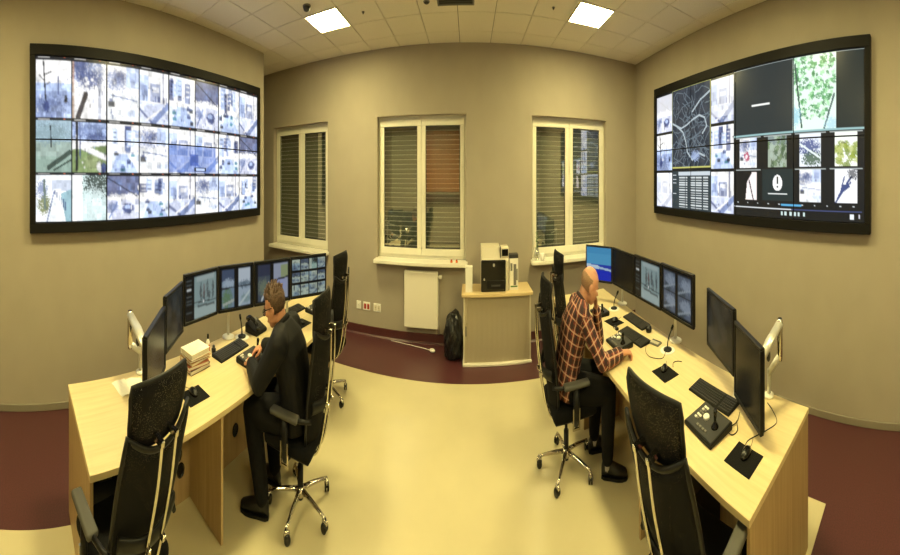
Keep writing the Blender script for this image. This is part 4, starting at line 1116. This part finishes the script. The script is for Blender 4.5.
b2 = B(-.10, .10, -.07, .07, 0, .012, bev=.003); o = obj('notepad', b2, 'paper'); o.location = (2.20, 1.57, DZ); o.rotation_euler.z = .5; tag(o, 'white notepad lying under the near pair of monitors', 'notepad')

# ================================================================== BACK OF THE ROOM
CY = 4.99
t = thing('tambour_cabinet', 'beige tambour cabinet with maple top under the printer', 'cabinet', (.50, CY, 0))
obj('cabinet_side', B(-.60, -.575, .0, .45, .02, .70, bev=.002), 'cream_plastic', t); obj('cabinet_side', B(.575, .60, .0, .45, .02, .70, bev=.002), 'cream_plastic', t)
obj('cabinet_back', B(-.575, .575, .43, .45, .02, .70), 'cream_plastic', t)
obj('plinth', B(-.61, .61, -.03, .45, .0, .03, bev=.006), 'steel_white', t)
obj('cabinet_top', B(-.63, .63, -.03, .47, .70, .735, bev=.004), 'maple_x', t)
obj('front_stile', B(-.575, -.53, .006, .03, .03, .70), 'tambour', t); obj('front_stile', B(.53, .575, .006, .03, .03, .70), 'tambour', t)
for k in range(48):
    x = -.53 + k * 1.06 / 48
    if k == 0: lm = None
    b2 = lm
    if lm is None:
        o = obj('tambour_slat', B(.0008, 1.06 / 48 - .0008, .014, .026, .03, .70, bev=.003), 'tambour', t); lm = o.data
    else: o = obj('tambour_slat', lm, None, t)
    o.location.x = x
lk = bmesh.new(); box(lk, -.60 + .035, -.60 + .06, -.004, .014, .30, .40, bev=.004); obj('cabinet_handle', lk, 'mid_grey', t)
obj('lock', lathe(bmesh.new(), [(.009, 0), (.009, .012)], 12, Matrix.Translation((-.548, .008, .43)) @ Matrix.Rotation(PI / 2, 4, 'X')), 'chrome', t)
CT = .735
# printer
t = thing('laser_printer', 'cream laser printer with black front on the cabinet', 'printer', (.455, CY + .05, CT))
obj('printer_body', B(-.235, .255, .02, .37, 0, .335, bev=.012, seg=2), 'cream_plastic', t)
fp = obj('front_cover', B(-.24, .195, -.002, .03, .0, .325, bev=.012, seg=2), 'black_gloss', t)
obj('paper_tray', B(-.14, .19, -.008, .004, .03, .12, bev=.004), 'black_plastic', fp)
obj('tray_handle', B(-.06, .1, -.012, -.004, .055, .075, bev=.003), 'dark_grey', fp)
obj('round_emblem', lathe(bmesh.new(), [(.018, 0), (.016, .004)], 20, Matrix.Translation((-.015, -.002, .275)) @ Matrix.Rotation(PI / 2, 4, 'X')), 'silver', fp)
obj('release_button', lathe(bmesh.new(), [(.012, 0), (.010, .006)], 14, Matrix.Translation((-.185, -.002, .13)) @ Matrix.Rotation(PI / 2, 4, 'X')), 'silver', fp)
obj('side_panel', B(.197, .252, .0, .03, .0, .325, bev=.008, seg=2), 'cream_plastic', t)
b2 = bmesh.new(); q = [(.05, .335), (.09, .45), (.34, .46), (.36, .335)]
l = [b2.verts.new((-.235, a, z)) for a, z in q]; r = [b2.verts.new((.10, a, z)) for a, z in q]; b2.faces.new(l); b2.faces.new(r[::-1])
for i in range(4): b2.faces.new((l[i], r[i], r[(i + 1) % 4], l[(i + 1) % 4]))
bmesh.ops.recalc_face_normals(b2, faces=b2.faces[:]); obj('output_bin', b2, 'cream_plastic', t)
cp = obj('operator_panel', B(.115, .255, .04, .2, .335, .455, bev=.008), 'cream_plastic', t); obj('display', B(.135, .245, .034, .044, .36, .43), 'black_gloss', cp); obj('panel_rim', B(.10, .118, .05, .2, .34, .45, bev=.004), 'dark_grey', cp)
# boxes beside the printer
t = thing('toner_box', 'tall narrow white carton left of the printer', 'box', (-.0, CY + .1, CT)); obj('carton', B(-.062, .062, -.05, .05, 0, .26, bev=.002), 'white_plastic', t); obj('carton_flap', B(-.06, .06, -.049, .049, .26, .262), 'paper', t)
t = thing('product_box', 'white carton with printed picture right of the printer', 'box', (.80, CY + .16, CT)); obj('carton', B(-.075, .085, -.06, .06, 0, .33, bev=.002), 'paper', t)
obj('carton_lid', B(-.077, .087, -.062, .062, .33, .372, bev=.002), 'dark_grey', t)
b2 = bmesh.new(); box(b2, .0, .05, -.0615, -.06, .05, .27); box(b2, -.055, -.02, -.0615, -.06, .20, .28); box(b2, .052, .075, -.0615, -.06, .10, .22); obj('printed_picture', b2, 'mid_grey', t)
obj('printed_stripe', B(-.055, .07, -.0615, -.06, .03, .045), 'green_leaf', t)
# rubbish bag
b2 = bmesh.new(); NA, NZ = 56, 26; rings = []
r2 = random.Random(3); ph = [r2.uniform(0, 6.3) for _ in range(8)]
for j in range(NZ + 1):
    f_ = j / NZ; ring = []
    rad = float(np.interp(f_, [0, .05, .2, .5, .8, .93, 1.0], [.10, .145, .165, .172, .15, .125, .07]))
    for i in range(NA):
        a_ = 2 * PI * i / NA
        fold = 1 + .055 * math.sin(a_ * 9 + ph[0] + 2.2 * math.sin(f_ * 7)) + .04 * math.sin(a_ * 5 - f_ * 9 + ph[1]) + .035 * math.sin(a_ * 3 + f_ * 16 + ph[2]) + .02 * math.sin(a_ * 17 + f_ * 30) + r2.uniform(-.012, .012)
        ring.append(b2.verts.new((rad * fold * math.cos(a_), rad * .9 * fold * math.sin(a_), .47 * f_ + .012 * math.sin(a_ * 4 + ph[3]) * (f_ > .05) + .03 * f_ * math.cos(a_ - .6))))
    rings.append(ring)
for r0, r1 in zip(rings, rings[1:]):
    for i in range(NA): b2.faces.new((r0[i], r0[(i + 1) % NA], r1[(i + 1) % NA], r1[i]))
b2.faces.new(rings[0][::-1]); b2.faces.new(rings[-1])
t = thing('rubbish_bag', 'black plastic rubbish bag standing against the cabinet', 'rubbish bag', (-.285, 5.22, .0)); obj('bag_film', b2, 'bag_black', t)
b2 = bmesh.new(); lathe(b2, [(.06, .0), (.075, .012), (.05, .03), (.02, .035)], 14, Matrix.Translation((.01, 0, .455))); obj('bag_fold', b2, 'bag_black', t)
# radiator
t = thing('radiator', 'white panel radiator below the middle window', 'radiator', (-.94, YB - .006, .2))
obj('front_plate', B(-.335, .335, -.105, -.085, 0, .64, bev=.008, seg=2), 'steel_white', t); obj('rear_plate', B(-.33, .33, -.055, -.04, .01, .62, bev=.004), 'steel_white', t)
obj('side_cover', B(-.335, -.328, -.09, -.03, .01, .63), 'steel_white', t); obj('side_cover', B(.328, .335, -.09, -.03, .01, .63), 'steel_white', t)
b2 = bmesh.new()
for k in range(16): box(b2, -.32 + k * .04, -.30 + k * .04, -.085, -.04, .635, .642)
box(b2, -.33, .33, -.088, -.082, .63, .643); box(b2, -.33, .33, -.045, -.038, .63, .643); obj('top_grille', b2, 'steel_white', t)
obj('wall_bracket', B(-.22, -.19, -.04, 0, .1, .55), 'steel_white', t); obj('wall_bracket', B(.19, .22, -.04, 0, .1, .55), 'steel_white', t)
v_ = obj('thermostat_valve', lathe(bmesh.new(), [(.014, 0), (.014, .02), (.022, .025), (.024, .07), (.018, .078)], 16, Matrix.Translation((.335, -.065, .585)) @ Matrix.Rotation(PI / 2, 4, 'Y')), 'white_plastic', t)
obj('supply_pipe', tube(bmesh.new(), spline([(.345, -.065, .585), (.345, -.03, .57), (.345, -.012, .5), (.345, -.012, -.08)], 4), .008, 8), 'white_plastic', t)
# wall sockets
for k, (x, m_, lab) in enumerate([(-2.28, 'white_plastic', 'plain white wall socket left of the red-covered sockets'), (-2.10, 'red_plastic', 'white wall socket pair with red covers'), (-1.87, 'mid_grey', 'white wall socket pair right of the red-covered sockets')]):
    t = thing('wall_socket', lab, 'socket', (x, YB, .35), 0, 'wall sockets'); hw = .05 if k == 0 else .078
    obj('socket_plate', B(-hw, hw, -.012, 0, -.05, .05, bev=.004), 'white_plastic', t)
    for q in ((0,) if k == 0 else (-1, 1)):
        xx = q * .035
        pl = obj('socket_insert', B(xx - .024, xx + .024, -.016, -.010, -.034, .030, bev=.004), m_ if k != 2 else 'cream_plastic', t)
        for dx in (-.008, .008): obj('pin_hole', lathe(bmesh.new(), [(.0035, 0), (.0035, .003)], 8, Matrix.Translation((xx + dx, -.0155, 0)) @ Matrix.Rotation(PI / 2, 4, 'X')), 'dark_grey', pl)
# floor cable with connector
b2 = bmesh.new(); tube(b2, spline([(-1.55, 5.55, .008), (-1.2, 5.50, .008), (-.9, 5.44, .008), (-.74, 5.38, .010)], 6), .004, 8)
t = thing('floor_plug', 'white plug and lead lying on the red floor below the radiator', 'plug', (0, 0, 0)); obj('lead', b2, 'white_plastic', t)
b2 = bmesh.new(); ell(b2, (-.69, 5.34, .024), (.055, -.02, 0), (.012, .03, 0), (0, 0, .022)); obj('plug_body', b2, 'white_plastic', t)
# things on the sills
ZS = ZW0
for k, x in enumerate((-.34, -.24)):
    t = thing('bottle_stopper', ['small reddish stopper on the middle sill, left of two', 'small reddish stopper on the middle sill, right of two'][k], 'stopper', (x, 5.54, ZS), 0, 'stoppers on the sill')
    obj('stopper_base', lathe(bmesh.new(), [(.022, 0), (.024, .006), (.018, .02)], 14), 'orange', t); obj('stopper_top', lathe(bmesh.new(), [(.014, .018), (.016, .028), (.008, .034)], 14), 'red_plastic', t)
t = thing('glass_jar', 'glass jar with a leafy sprig on the right sill', 'jar', (1.34, 5.53, ZS))
obj('jar_glass', lathe(bmesh.new(), [(.04, 0), (.048, .01), (.05, .09), (.035, .12), (.034, .15)], 18, cap=False), 'window_glass', t)
sp_ = obj('sprig_stem', tube(bmesh.new(), spline([(0, 0, .01), (.005, 0, .12), (-.005, .005, .25), (.01, .0, .33)], 5), .004, 6), 'green_leaf', t)
r2 = random.Random(5)
for k in range(14):
    z = .10 + k * .017; a_ = k * 2.4; L = .05 + .02 * r2.random(); d = Vector((math.cos(a_), math.sin(a_), .5)).normalized(); s_ = d.cross(Vector((0, 0, 1))).normalized() * .014; o_ = Vector((0, 0, z))
    b2 = bmesh.new(); vs = [b2.verts.new(q) for q in (o_, o_ + d * L * .5 + s_, o_ + d * L, o_ + d * L * .5 - s_)]; b2.faces.new(vs); obj('leaf', b2, 'green_leaf', t)
t = thing('white_cup', 'white cup in front of the jar on the right sill', 'cup', (1.345, 5.48, ZS)); t.location.x = 1.44
obj('cup_body', lathe(bmesh.new(), [(.028, 0), (.036, .01), (.04, .085), (.036, .085), (.032, .014), (.001, .012)], 18), 'white_plastic', t)
obj('cup_handle', tube(bmesh.new(), spline([(.038, 0, .068), (.06, 0, .06), (.06, 0, .03), (.036, 0, .02)], 4), .005, 8), 'white_plastic', t)

# ================================================================== PEOPLE
def capsule(bm, p0, r0, p1, r1, n=12):
    p0, p1 = Vector(p0), Vector(p1)
    L = (p1 - p0).length; d = (p1 - p0).normalized()
    pts, rs = [], []
    for k in range(5):
        a = -PI / 2 + k * PI / 8
        pts.append(p0 + d * r0 * math.sin(a)); rs.append(max(r0 * math.cos(a), .0005))
    for k in range(5):
        a = k * PI / 8
        pts.append(p1 + d * r1 * math.sin(a)); rs.append(max(r1 * math.cos(a), .0005))
    tube(bm, pts, rs, n)
def chain(bm, pts, rs):
    for i in range(len(pts) - 1): capsule(bm, pts[i], rs[i], pts[i + 1], rs[i + 1])
def loft(bm, secs, n=20):
    """secs: (center, axis1, axis2) ellipses, capped"""
    rings = []
    for c_, a, b_ in secs:
        c_, a, b_ = Vector(c_), Vector(a), Vector(b_)
        rings.append([bm.verts.new(c_ + a * math.cos(2 * PI * j / n) + b_ * math.sin(2 * PI * j / n)) for j in range(n)])
    for r0, r1 in zip(rings, rings[1:]):
        for j in range(n): bm.faces.new((r0[j], r0[(j + 1) % n], r1[(j + 1) % n], r1[j]))
    bm.faces.new(rings[0][::-1]); bm.faces.new(rings[-1])
def remesh(bm, voxel, smooth=6, fac=.5):
    bmesh.ops.recalc_face_normals(bm, faces=bm.faces[:])
    me = bpy.data.meshes.new('raw'); bm.to_mesh(me); bm.free()
    o = bpy.data.objects.new('raw', me); C.objects.link(o)
    m_ = o.modifiers.new('r', 'REMESH'); m_.mode = 'VOXEL'; m_.voxel_size = voxel
    s_ = o.modifiers.new('s', 'SMOOTH'); s_.iterations = smooth; s_.factor = fac
    dg = bpy.context.evaluated_depsgraph_get(); dg.update()
    out = bpy.data.meshes.new_from_object(o.evaluated_get(dg))
    bpy.data.objects.remove(o); bpy.data.meshes.remove(me)
    for p in out.polygons: p.use_smooth = True
    out.materials.clear()
    return out
def hand(bm, wrist, d, nrm, thumb, curl, sc=1.0):
    """d: wrist to knuckles, nrm: back of the hand, thumb: side the thumb is on; curl in radians per joint"""
    w_ = Vector(wrist); d = Vector(d).normalized(); nrm = Vector(nrm); nrm = (nrm - d * nrm.dot(d)).normalized()
    th = Vector(thumb); th = (th - d * th.dot(d) - nrm * th.dot(nrm)).normalized()
    kn = w_ + d * .085 * sc
    loft(bm, [(w_ - d * .01, th * .026 * sc, nrm * .020 * sc), (w_ + d * .03 * sc, th * .034 * sc, nrm * .018 * sc), (w_ + d * .07 * sc, th * .041 * sc, nrm * .016 * sc), (kn + d * .006, th * .040 * sc, nrm * .013 * sc)], 14)
    for k, (off, ls) in enumerate([(.031, (.040, .026, .020)), (.0105, (.045, .030, .022)), (-.0105, (.042, .028, .021)), (-.031, (.032, .021, .018))]):
        p = kn + th * off * sc; dir_ = d.copy(); pts = [p]; a = 0
        for L in ls:
            a += curl; dv = d * math.cos(a) - nrm * math.sin(a); p = p + dv * L * sc; pts.append(p)
        chain(bm, pts, [.0095 * sc, .009 * sc, .0082 * sc, .007 * sc])
    b0 = w_ + d * .025 * sc + th * .03 * sc; b1 = b0 + (d * .6 + th * .8 - nrm * .25).normalized() * .036 * sc
    b2_ = b1 + (d * .9 + th * .15 - nrm * .45).normalized() * .032 * sc; b3 = b2_ + (d * .9 - th * .25 - nrm * .5).normalized() * .026 * sc
    chain(bm, [b0, b1, b2_, b3], [.013 * sc, .0115 * sc, .010 * sc, .008 * sc])
def head(bm, c_, f, u, sc=1.0):
    """c_: centre of the head, f: facing, u: up"""
    c_, f, u = Vector(c_), Vector(f).normalized(), Vector(u); u = (u - f * u.dot(f)).normalized(); s = f.cross(u)
    E = lambda of, ou, os_, rf, ru, rs: ell(bm, c_ + (f * of + u * ou + s * os_) * sc, f * rf * sc, s * rs * sc, u * ru * sc)
    E(-.008, .028, 0, .100, .090, .078)         # cranium
    E(.030, -.030, 0, .066, .085, .062)         # face
    E(.058, -.088, 0, .030, .026, .034)         # chin
    E(.010, -.070, 0, .060, .038, .056)         # jaw
    E(.088, .018, 0, .014, .012, .046)          # brow
    tube(bm, [c_ + (f * .088 + u * .012) * sc, c_ + (f * .108 - u * .022) * sc, c_ + (f * .112 - u * .032) * sc], [.009 * sc, .013 * sc, .015 * sc], 8)   # nose
    for q in (-1, 1):
        E(.098, -.033, q * .011, .010, .008, .009)          # nostril wings
        E(.070, -.020, q * .040, .022, .022, .018)          # cheekbones
        E(-.002, -.012, q * .078, .020, .034, .009)         # ears
    E(.092, -.060, 0, .010, .007, .024); E(.090, -.071, 0, .010, .008, .020)  # lips
    return c_, f, u, s
def face_details(body, c_, f, u, s, sc=1.0):
    for q in (-1, 1):
        b2 = bmesh.new(); ell(b2, c_ + (f * .083 - u * .004 + s * q * .031) * sc, f * .010, s * .013, u * .008, 10, 8); e_ = obj('eye', b2, 'eye_white', body)
        b2 = bmesh.new(); ell(b2, c_ + (f * .091 - u * .006 + s * q * .031) * sc, f * .003, s * .005, u * .005, 8, 6); obj('iris', b2, 'black_gloss', e_)
        b2 = bmesh.new(); ell(b2, c_ + (f * .094 + u * .020 + s * q * .031) * sc, f * .006, s * .020, u * .004, 10, 6); obj('eyebrow', b2, 'hair_brown', body)
    b2 = bmesh.new(); ell(b2, c_ + (f * .100 - u * .0655) * sc, f * .003, s * .020, u * .004, 10, 6); obj('mouth', b2, 'lips', body)
def shoe(parent, ankle, toe, label=None):
    a, t_ = Vector(ankle), Vector(toe); d = (t_ - a); d.z = 0; d.normalize(); s = Vector((-d.y, d.x, 0))
    z0 = .004
    b2 = bmesh.new(); heel = Vector((a.x, a.y, 0)) - d * .065
    secs = [(0, .018, .030, .035), (.02, .033, .05, .05), (.06, .036, .055, .05), (.11, .038, .045, .04), (.17, .046, .035, .03), (.22, .045, .028, .026), (.265, .032, .022, .02), (.285, .012, .015, .014)]
    loft(b2, [(heel + d * x + Vector((0, 0, z0 + .018 + h_)), s * w_, Vector((0, 0, h_ + .004))) for x, w_, h_, _ in secs], 16)
    capsule(b2, (a.x, a.y, .07), .042, (a.x, a.y, .10), .042)
    o = obj('shoe', remesh(b2, .006, 5), 'shoe', parent)
    b2 = bmesh.new(); q = [(0, .02), (.03, .036), (.11, .040), (.18, .048), (.23, .046), (.275, .03), (.288, .008)]
    L = [heel + d * x + s * w_ for x, w_ in q]; R = [heel + d * x - s * w_ for x, w_ in reversed(q)]
    prism(b2, [(p.x, p.y) for p in L + R], z0, z0 + .018); obj('sole', b2, 'black_plastic', o)
def cloth_coords(me, frames):
    """2-D weave coordinates: distance round and along the nearest limb"""
    n = len(me.vertices); co = np.empty(n * 3); me.vertices.foreach_get('co', co); co = co.reshape(-1, 3)
    best = np.full(n, 1e9); out_ = np.zeros((n, 3))
    for p0, p1, rad, ref in frames:
        p0, p1, ref = np.array(p0, float), np.array(p1, float), np.array(ref, float)
        d = p1 - p0; L = np.linalg.norm(d); d /= L; ref = ref - d * ref.dot(d); ref /= np.linalg.norm(ref); sd = np.cross(d, ref)
        t_ = (co - p0) @ d; tc_ = np.clip(t_, 0, L); q = co - (p0 + tc_[:, None] * d); dist = np.linalg.norm(q, axis=1) / rad
        ang = np.arctan2(q @ sd, q @ ref)
        m_ = dist < best; best[m_] = dist[m_]
        out_[m_, 0] = (ang * rad)[m_]; out_[m_, 1] = t_[m_]
    at_ = me.attributes.new('cloth', 'FLOAT_VECTOR', 'POINT'); at_.data.foreach_set('vector', out_.astype(np.float32).ravel())

# ---------------------------------------------------------------- the man in the plaid shirt (faces +X)
P2 = dict(pel=V(1.06, 3.03, .575), wst=V(1.09, 3.02, .72), che=V(1.15, 2.99, .93), nb=V(1.235, 2.955, 1.105),
          hd=V(1.315, 2.925, 1.208), sr=V(1.175, 2.80, 1.055), sl=V(1.225, 3.14, 1.045),
          er=V(1.355, 2.685, .775), wr=V(1.62, 2.735, .775), el=V(1.52, 3.10, .775), wl=V(1.43, 3.00, 1.035),
          hr=V(1.10, 2.93, .575), hl=V(1.10, 3.13, .575), kr=V(1.49, 2.80, .535), kl=V(1.50, 3.14, .54), ar=V(1.455, 2.765, .11), al=V(1.45, 3.10, .11))
root = thing('person', 'bald man in a plaid shirt leaning on the desk with a hand at his mouth', 'person', (1.10, 3.0, .004))
def relmesh(me, o):
    me.transform(Matrix.Translation(-Vector(o.location))); return me
def torso(bm, P, k, side):
    """side: unit vector across the body; k: how much the garment stands off"""
    s = Vector(side).normalized()
    def sec(c_, up, ws, dp): f = s.cross(Vector(up).normalized()); return (c_, s * (ws + k), f * (dp + k))
    sp1 = P['wst'] - P['pel']; sp2 = P['nb'] - P['che']
    loft(bm, [sec(P['pel'] - Vector((0, 0, .07)), sp1, .155, .115), sec(P['pel'], sp1, .175, .125), sec(P['wst'], sp1, .165, .118), sec(P['wst'].lerp(P['che'], .5), sp1, .172, .122), sec(P['che'], sp2, .185, .125), sec(P['che'].lerp(P['nb'], .5), sp2, .17, .11), sec(P['nb'] - sp2.normalized() * .02, sp2, .10, .075), sec(P['nb'] + sp2.normalized() * .015, sp2, .062, .06)], 22)
def limbs_arm(bm, P, k, upto=1.0):
    for a, e, w_ in (('sr', 'er', 'wr'), ('sl', 'el', 'wl')):
        fw = P[e].lerp(P[w_], upto)
        chain(bm, [P['nb'].lerp(P[a], .45) - Vector((0, 0, .02)), P[a], P[a].lerp(P[e], .45), P[e]], [.06 + k, .062 + k, .052 + k, .043 + k])
        chain(bm, [P[e], P[e].lerp(P[w_], .35), fw], [.043 + k, .043 + k, (.029 if upto > .9 else .034) + k])
def limbs_leg(bm, P, k, upto=1.0):
    for h_, kn, an in (('hr', 'kr', 'ar'), ('hl', 'kl', 'al')):
        chain(bm, [P[h_], P[h_].lerp(P[kn], .5), P[kn]], [.092 + k, .082 + k, .060 + k])
        chain(bm, [P[kn], P[kn].lerp(P[an], .35), P[kn].lerp(P[an], upto)], [.060 + k, .058 + k, .040 + k])
def person_mesh(P, f, u, hands):
    bm = bmesh.new()
    torso(bm, P, 0, P['sl'] - P['sr']); limbs_arm(bm, P, -.004); limbs_leg(bm, P, 0)
    hd = head(bm, P['hd'], f, u)
    chain(bm, [P['nb'] - Vector((0, 0, .03)), P['nb'].lerp(P['hd'], .55) - Vector(f).normalized() * .02], [.062, .056])
    for h_ in hands: hand(bm, *h_)
    for a in ('ar', 'al'): capsule(bm, P[a], .038, P[a] - Vector((0, 0, .04)), .036)
    return remesh(bm, .0055, 3, .5), hd
f2, u2 = V(.84, -.12, -.42), V(.42, -.05, .9)
me, hd2 = person_mesh(P2, f2, u2, [(P2['wr'], (1, .02, -.08), (0, .12, 1), (.1, 1, 0), .95, 1.12), (P2['wl'], (-.28, -.24, .75), (.85, .15, .35), (-.2, .9, .1), .55)])
body = obj('body', relmesh(me, root), 'skin_red', root)
def hair_shell(c_, f, u, s, keep, off, voxel=None, jit=0.0, seed=1):
    b2 = bmesh.new(); bmesh.ops.create_icosphere(b2, subdivisions=5, radius=1); rr = random.Random(seed)
    kill = []
    for v in b2.verts:
        n_ = v.co.copy()
        if not keep(n_): kill.append(v); continue
        j_ = 1 + jit * (math.sin(n_.x * 31 + n_.z * 17) * math.sin(n_.y * 29) * .5 + rr.uniform(-.3, .5))
        v.co = c_ + f * (-.008 + n_.x * (.100 + off) * j_) + s * (n_.y * (.078 + off) * j_) + u * (.028 + n_.z * (.090 + off) * j_)
    bmesh.ops.delete(b2, geom=kill, context='VERTS')
    r_ = bmesh.ops.extrude_face_region(b2, geom=b2.faces[:])
    for v in [g for g in r_['geom'] if isinstance(g, bmesh.types.BMVert)]: v.co = v.co + (c_ + u * .02 - v.co).normalized() * (off + .012)
    bmesh.ops.recalc_face_normals(b2, faces=b2.faces[:])
    for f_ in b2.faces: f_.smooth = True
    return b2
def off_root(b2, o): bmesh.ops.translate(b2, verts=b2.verts[:], vec=-Vector(o.location)); return b2
c_, f, u, s = hd2
obj('hair', off_root(hair_shell(c_, f, u, s, lambda n_: n_.x < .12 - .1 * n_.z and -.95 < n_.z < .22 + .25 * math.sin(3 * n_.y) * 0 - .2 * n_.x, .003), root), 'hair_grey', root).data
face_details(body, c_ - Vector(root.location), f, u, s)
# shirt
bm = bmesh.new(); torso(bm, P2, .024, P2['sl'] - P2['sr']); limbs_arm(bm, P2, .016, .86)
sh = remesh(bm, .008, 5)
sv = P2['sl'] - P2['sr']
cloth_coords(sh, [(P2['pel'], P2['nb'], .20, (1, 0, 0)), (P2['sr'], P2['er'], .062, (1, 0, 0)), (P2['er'], P2['wr'], .052, (0, 0, 1)), (P2['sl'], P2['el'], .062, (1, 0, 0)), (P2['el'], P2['wl'], .052, (1, 0, 0))])
so = obj('shirt', relmesh(sh, root), 'plaid', root)
b2 = bmesh.new(); n_ = (P2['hd'] - P2['nb']).normalized(); s1 = sv.normalized(); f1 = s1.cross(n_)
ring = [P2['nb'] + n_ * .012 + s1 * .072 * math.cos(a) + f1 * .072 * math.sin(a) for a in [2 * PI * k / 24 for k in range(24)]]
closed = closed_tube(b2, ring, .016); obj('collar', off_root(b2, root), 'plaid', so)
# trousers, socks, shoes
bm = bmesh.new(); limbs_leg(bm, P2, .024, .93)
loft(bm, [(P2['pel'] + Vector((0, 0, z)), Vector((.135 + e, 0, 0)), Vector((0, .185 + e, 0))) for z, e in ((-.075, -.03), (-.03, .0), (.04, .006), (.085, 0))], 20)
tr_ = remesh(bm, .009, 6); obj('trousers', relmesh(tr_, root), 'trousers', root)
for a, toe in (('ar', (1.62, 2.66, 0)), ('al', (1.68, 3.06, 0))):
    b2 = bmesh.new(); capsule(b2, P2[a] + Vector((0, 0, .03)), .043, P2[a] - Vector((0, 0, .03)), .043); obj('sock', off_root(b2, root), 'sock', root, True)
    shoe(root, P2[a] - Vector(root.location) + Vector((0, 0, 0)), Vector(toe) - Vector(root.location))

# ---------------------------------------------------------------- the man in black (faces -X)
P1 = dict(pel=V(-1.585, 2.33, .575), wst=V(-1.605, 2.315, .72), che=V(-1.645, 2.28, .90), nb=V(-1.71, 2.235, 1.065),
          hd=V(-1.78, 2.20, 1.172), sl=V(-1.63, 2.07, 1.01), sr=V(-1.71, 2.415, 1.015),
          el=V(-1.80, 1.985, .79), wl=V(-2.03, 2.125, .79), er=V(-1.93, 2.52, .80), wr=V(-2.10, 2.40, .815),
          hl=V(-1.62, 2.23, .575), hr=V(-1.63, 2.43, .575), kl=V(-2.00, 2.10, .545), kr=V(-2.02, 2.42, .545), al=V(-1.83, 2.07, .11), ar=V(-1.92, 2.38, .11))
root = thing('person', 'man in black with glasses working a joystick controller', 'person', (-1.65, 2.3, .004))
f1v, u1v = V(-.84, -.26, -.34), V(-.36, -.08, .92)
me, hd1 = person_mesh(P1, f1v, u1v, [(P1['wl'], (-.75, .66, .05), (0, 0, 1), (-.5, -.2, .35), .45), (P1['wr'], (-.75, -.62, -.2), (-.1, 0, 1), (.4, -.8, .0), .45)])
body = obj('body', relmesh(me, root), 'skin', root)
c_, f, u, s = hd1
obj('hair', off_root(hair_shell(c_, f, u, s, lambda n_: (n_.z > .30 and n_.x < .80) or (n_.x < .12 and n_.z > -.75) or (n_.x < .3 and n_.z > -.1 and abs(n_.y) > .5 and n_.z > .1), .008, jit=.05), root), 'hair_brown', root)
# tousled tufts
b2 = bmesh.new(); rr = random.Random(4)
for k in range(90):
    a = rr.uniform(0, 2 * PI); z = rr.uniform(.45, 1.0); h_ = math.sqrt(max(0, 1 - z * z)); n_ = (h_ * math.cos(a), h_ * math.sin(a), z)
    if n_[0] > .75: continue
    p = c_ + f * (-.008 + n_[0] * .106) + s * (n_[1] * .084) + u * (.028 + n_[2] * .096); d = (p - c_).normalized() * .5 + f * rr.uniform(-.5, .3) + s * rr.uniform(-.4, .4) + u * .5
    tube(b2, [p - d * .012, p + d * .008, p + d * .024], [.010, .008, .001], 5)
obj('hair_tuft', off_root(b2, root), 'hair_brown', root)
face_details(body, c_ - Vector(root.location), f, u, s)
# glasses
b2 = bmesh.new()
for q in (-1, 1):
    cc_ = c_ + f * .108 - u * .006 + s * q * .034
    closed_tube(b2, [cc_ + s * .026 * math.cos(a) + u * .018 * math.sin(a) for a in [2 * PI * k / 16 for k in range(16)]], .0028, 6)
    tube(b2, [cc_ + s * q * .026 + u * .006, c_ + f * .06 + s * q * .076 + u * .004, c_ - f * .005 + s * q * .086], .003, 6)
tube(b2, [c_ + f * .108 - s * .009, c_ + f * .113 - u * .002, c_ + f * .108 + s * .009], .0025, 6)
obj('glasses', off_root(b2, root), 'black_gloss', root)
# jacket
bm = bmesh.new(); torso(bm, P1, .034, P1['sl'] - P1['sr']); limbs_arm(bm, P1, .028, .88)
sv = P1['sl'] - P1['sr']; sh = remesh(bm, .008, 5); so = obj('jacket', relmesh(sh, root), 'jacket', root)
n_ = (P1['hd'] - P1['nb']).normalized(); s1 = sv.normalized(); fd = s1.cross(n_)
b2 = bmesh.new(); closed_tube(b2, [P1['nb'] + n_ * .018 + s1 * .074 * math.cos(a) + fd * .074 * math.sin(a) for a in [2 * PI * k / 24 for k in range(24)]], .018); obj('collar', off_root(b2, root), 'jacket', so)
bm = bmesh.new(); limbs_leg(bm, P1, .030, .95)
loft(bm, [(P1['pel'] + Vector((0, 0, z)), Vector((.135 + e, 0, 0)), Vector((0, .185 + e, 0))) for z, e in ((-.075, -.03), (-.03, .0), (.04, .006), (.085, 0))], 20)
tr_ = remesh(bm, .009, 6); obj('trousers', relmesh(tr_, root), 'trousers', root)
for a, toe in (('al', (-2.02, 1.98, 0)), ('ar', (-2.14, 2.36, 0))):
    shoe(root, P1[a] - Vector(root.location), Vector(toe) - Vector(root.location))
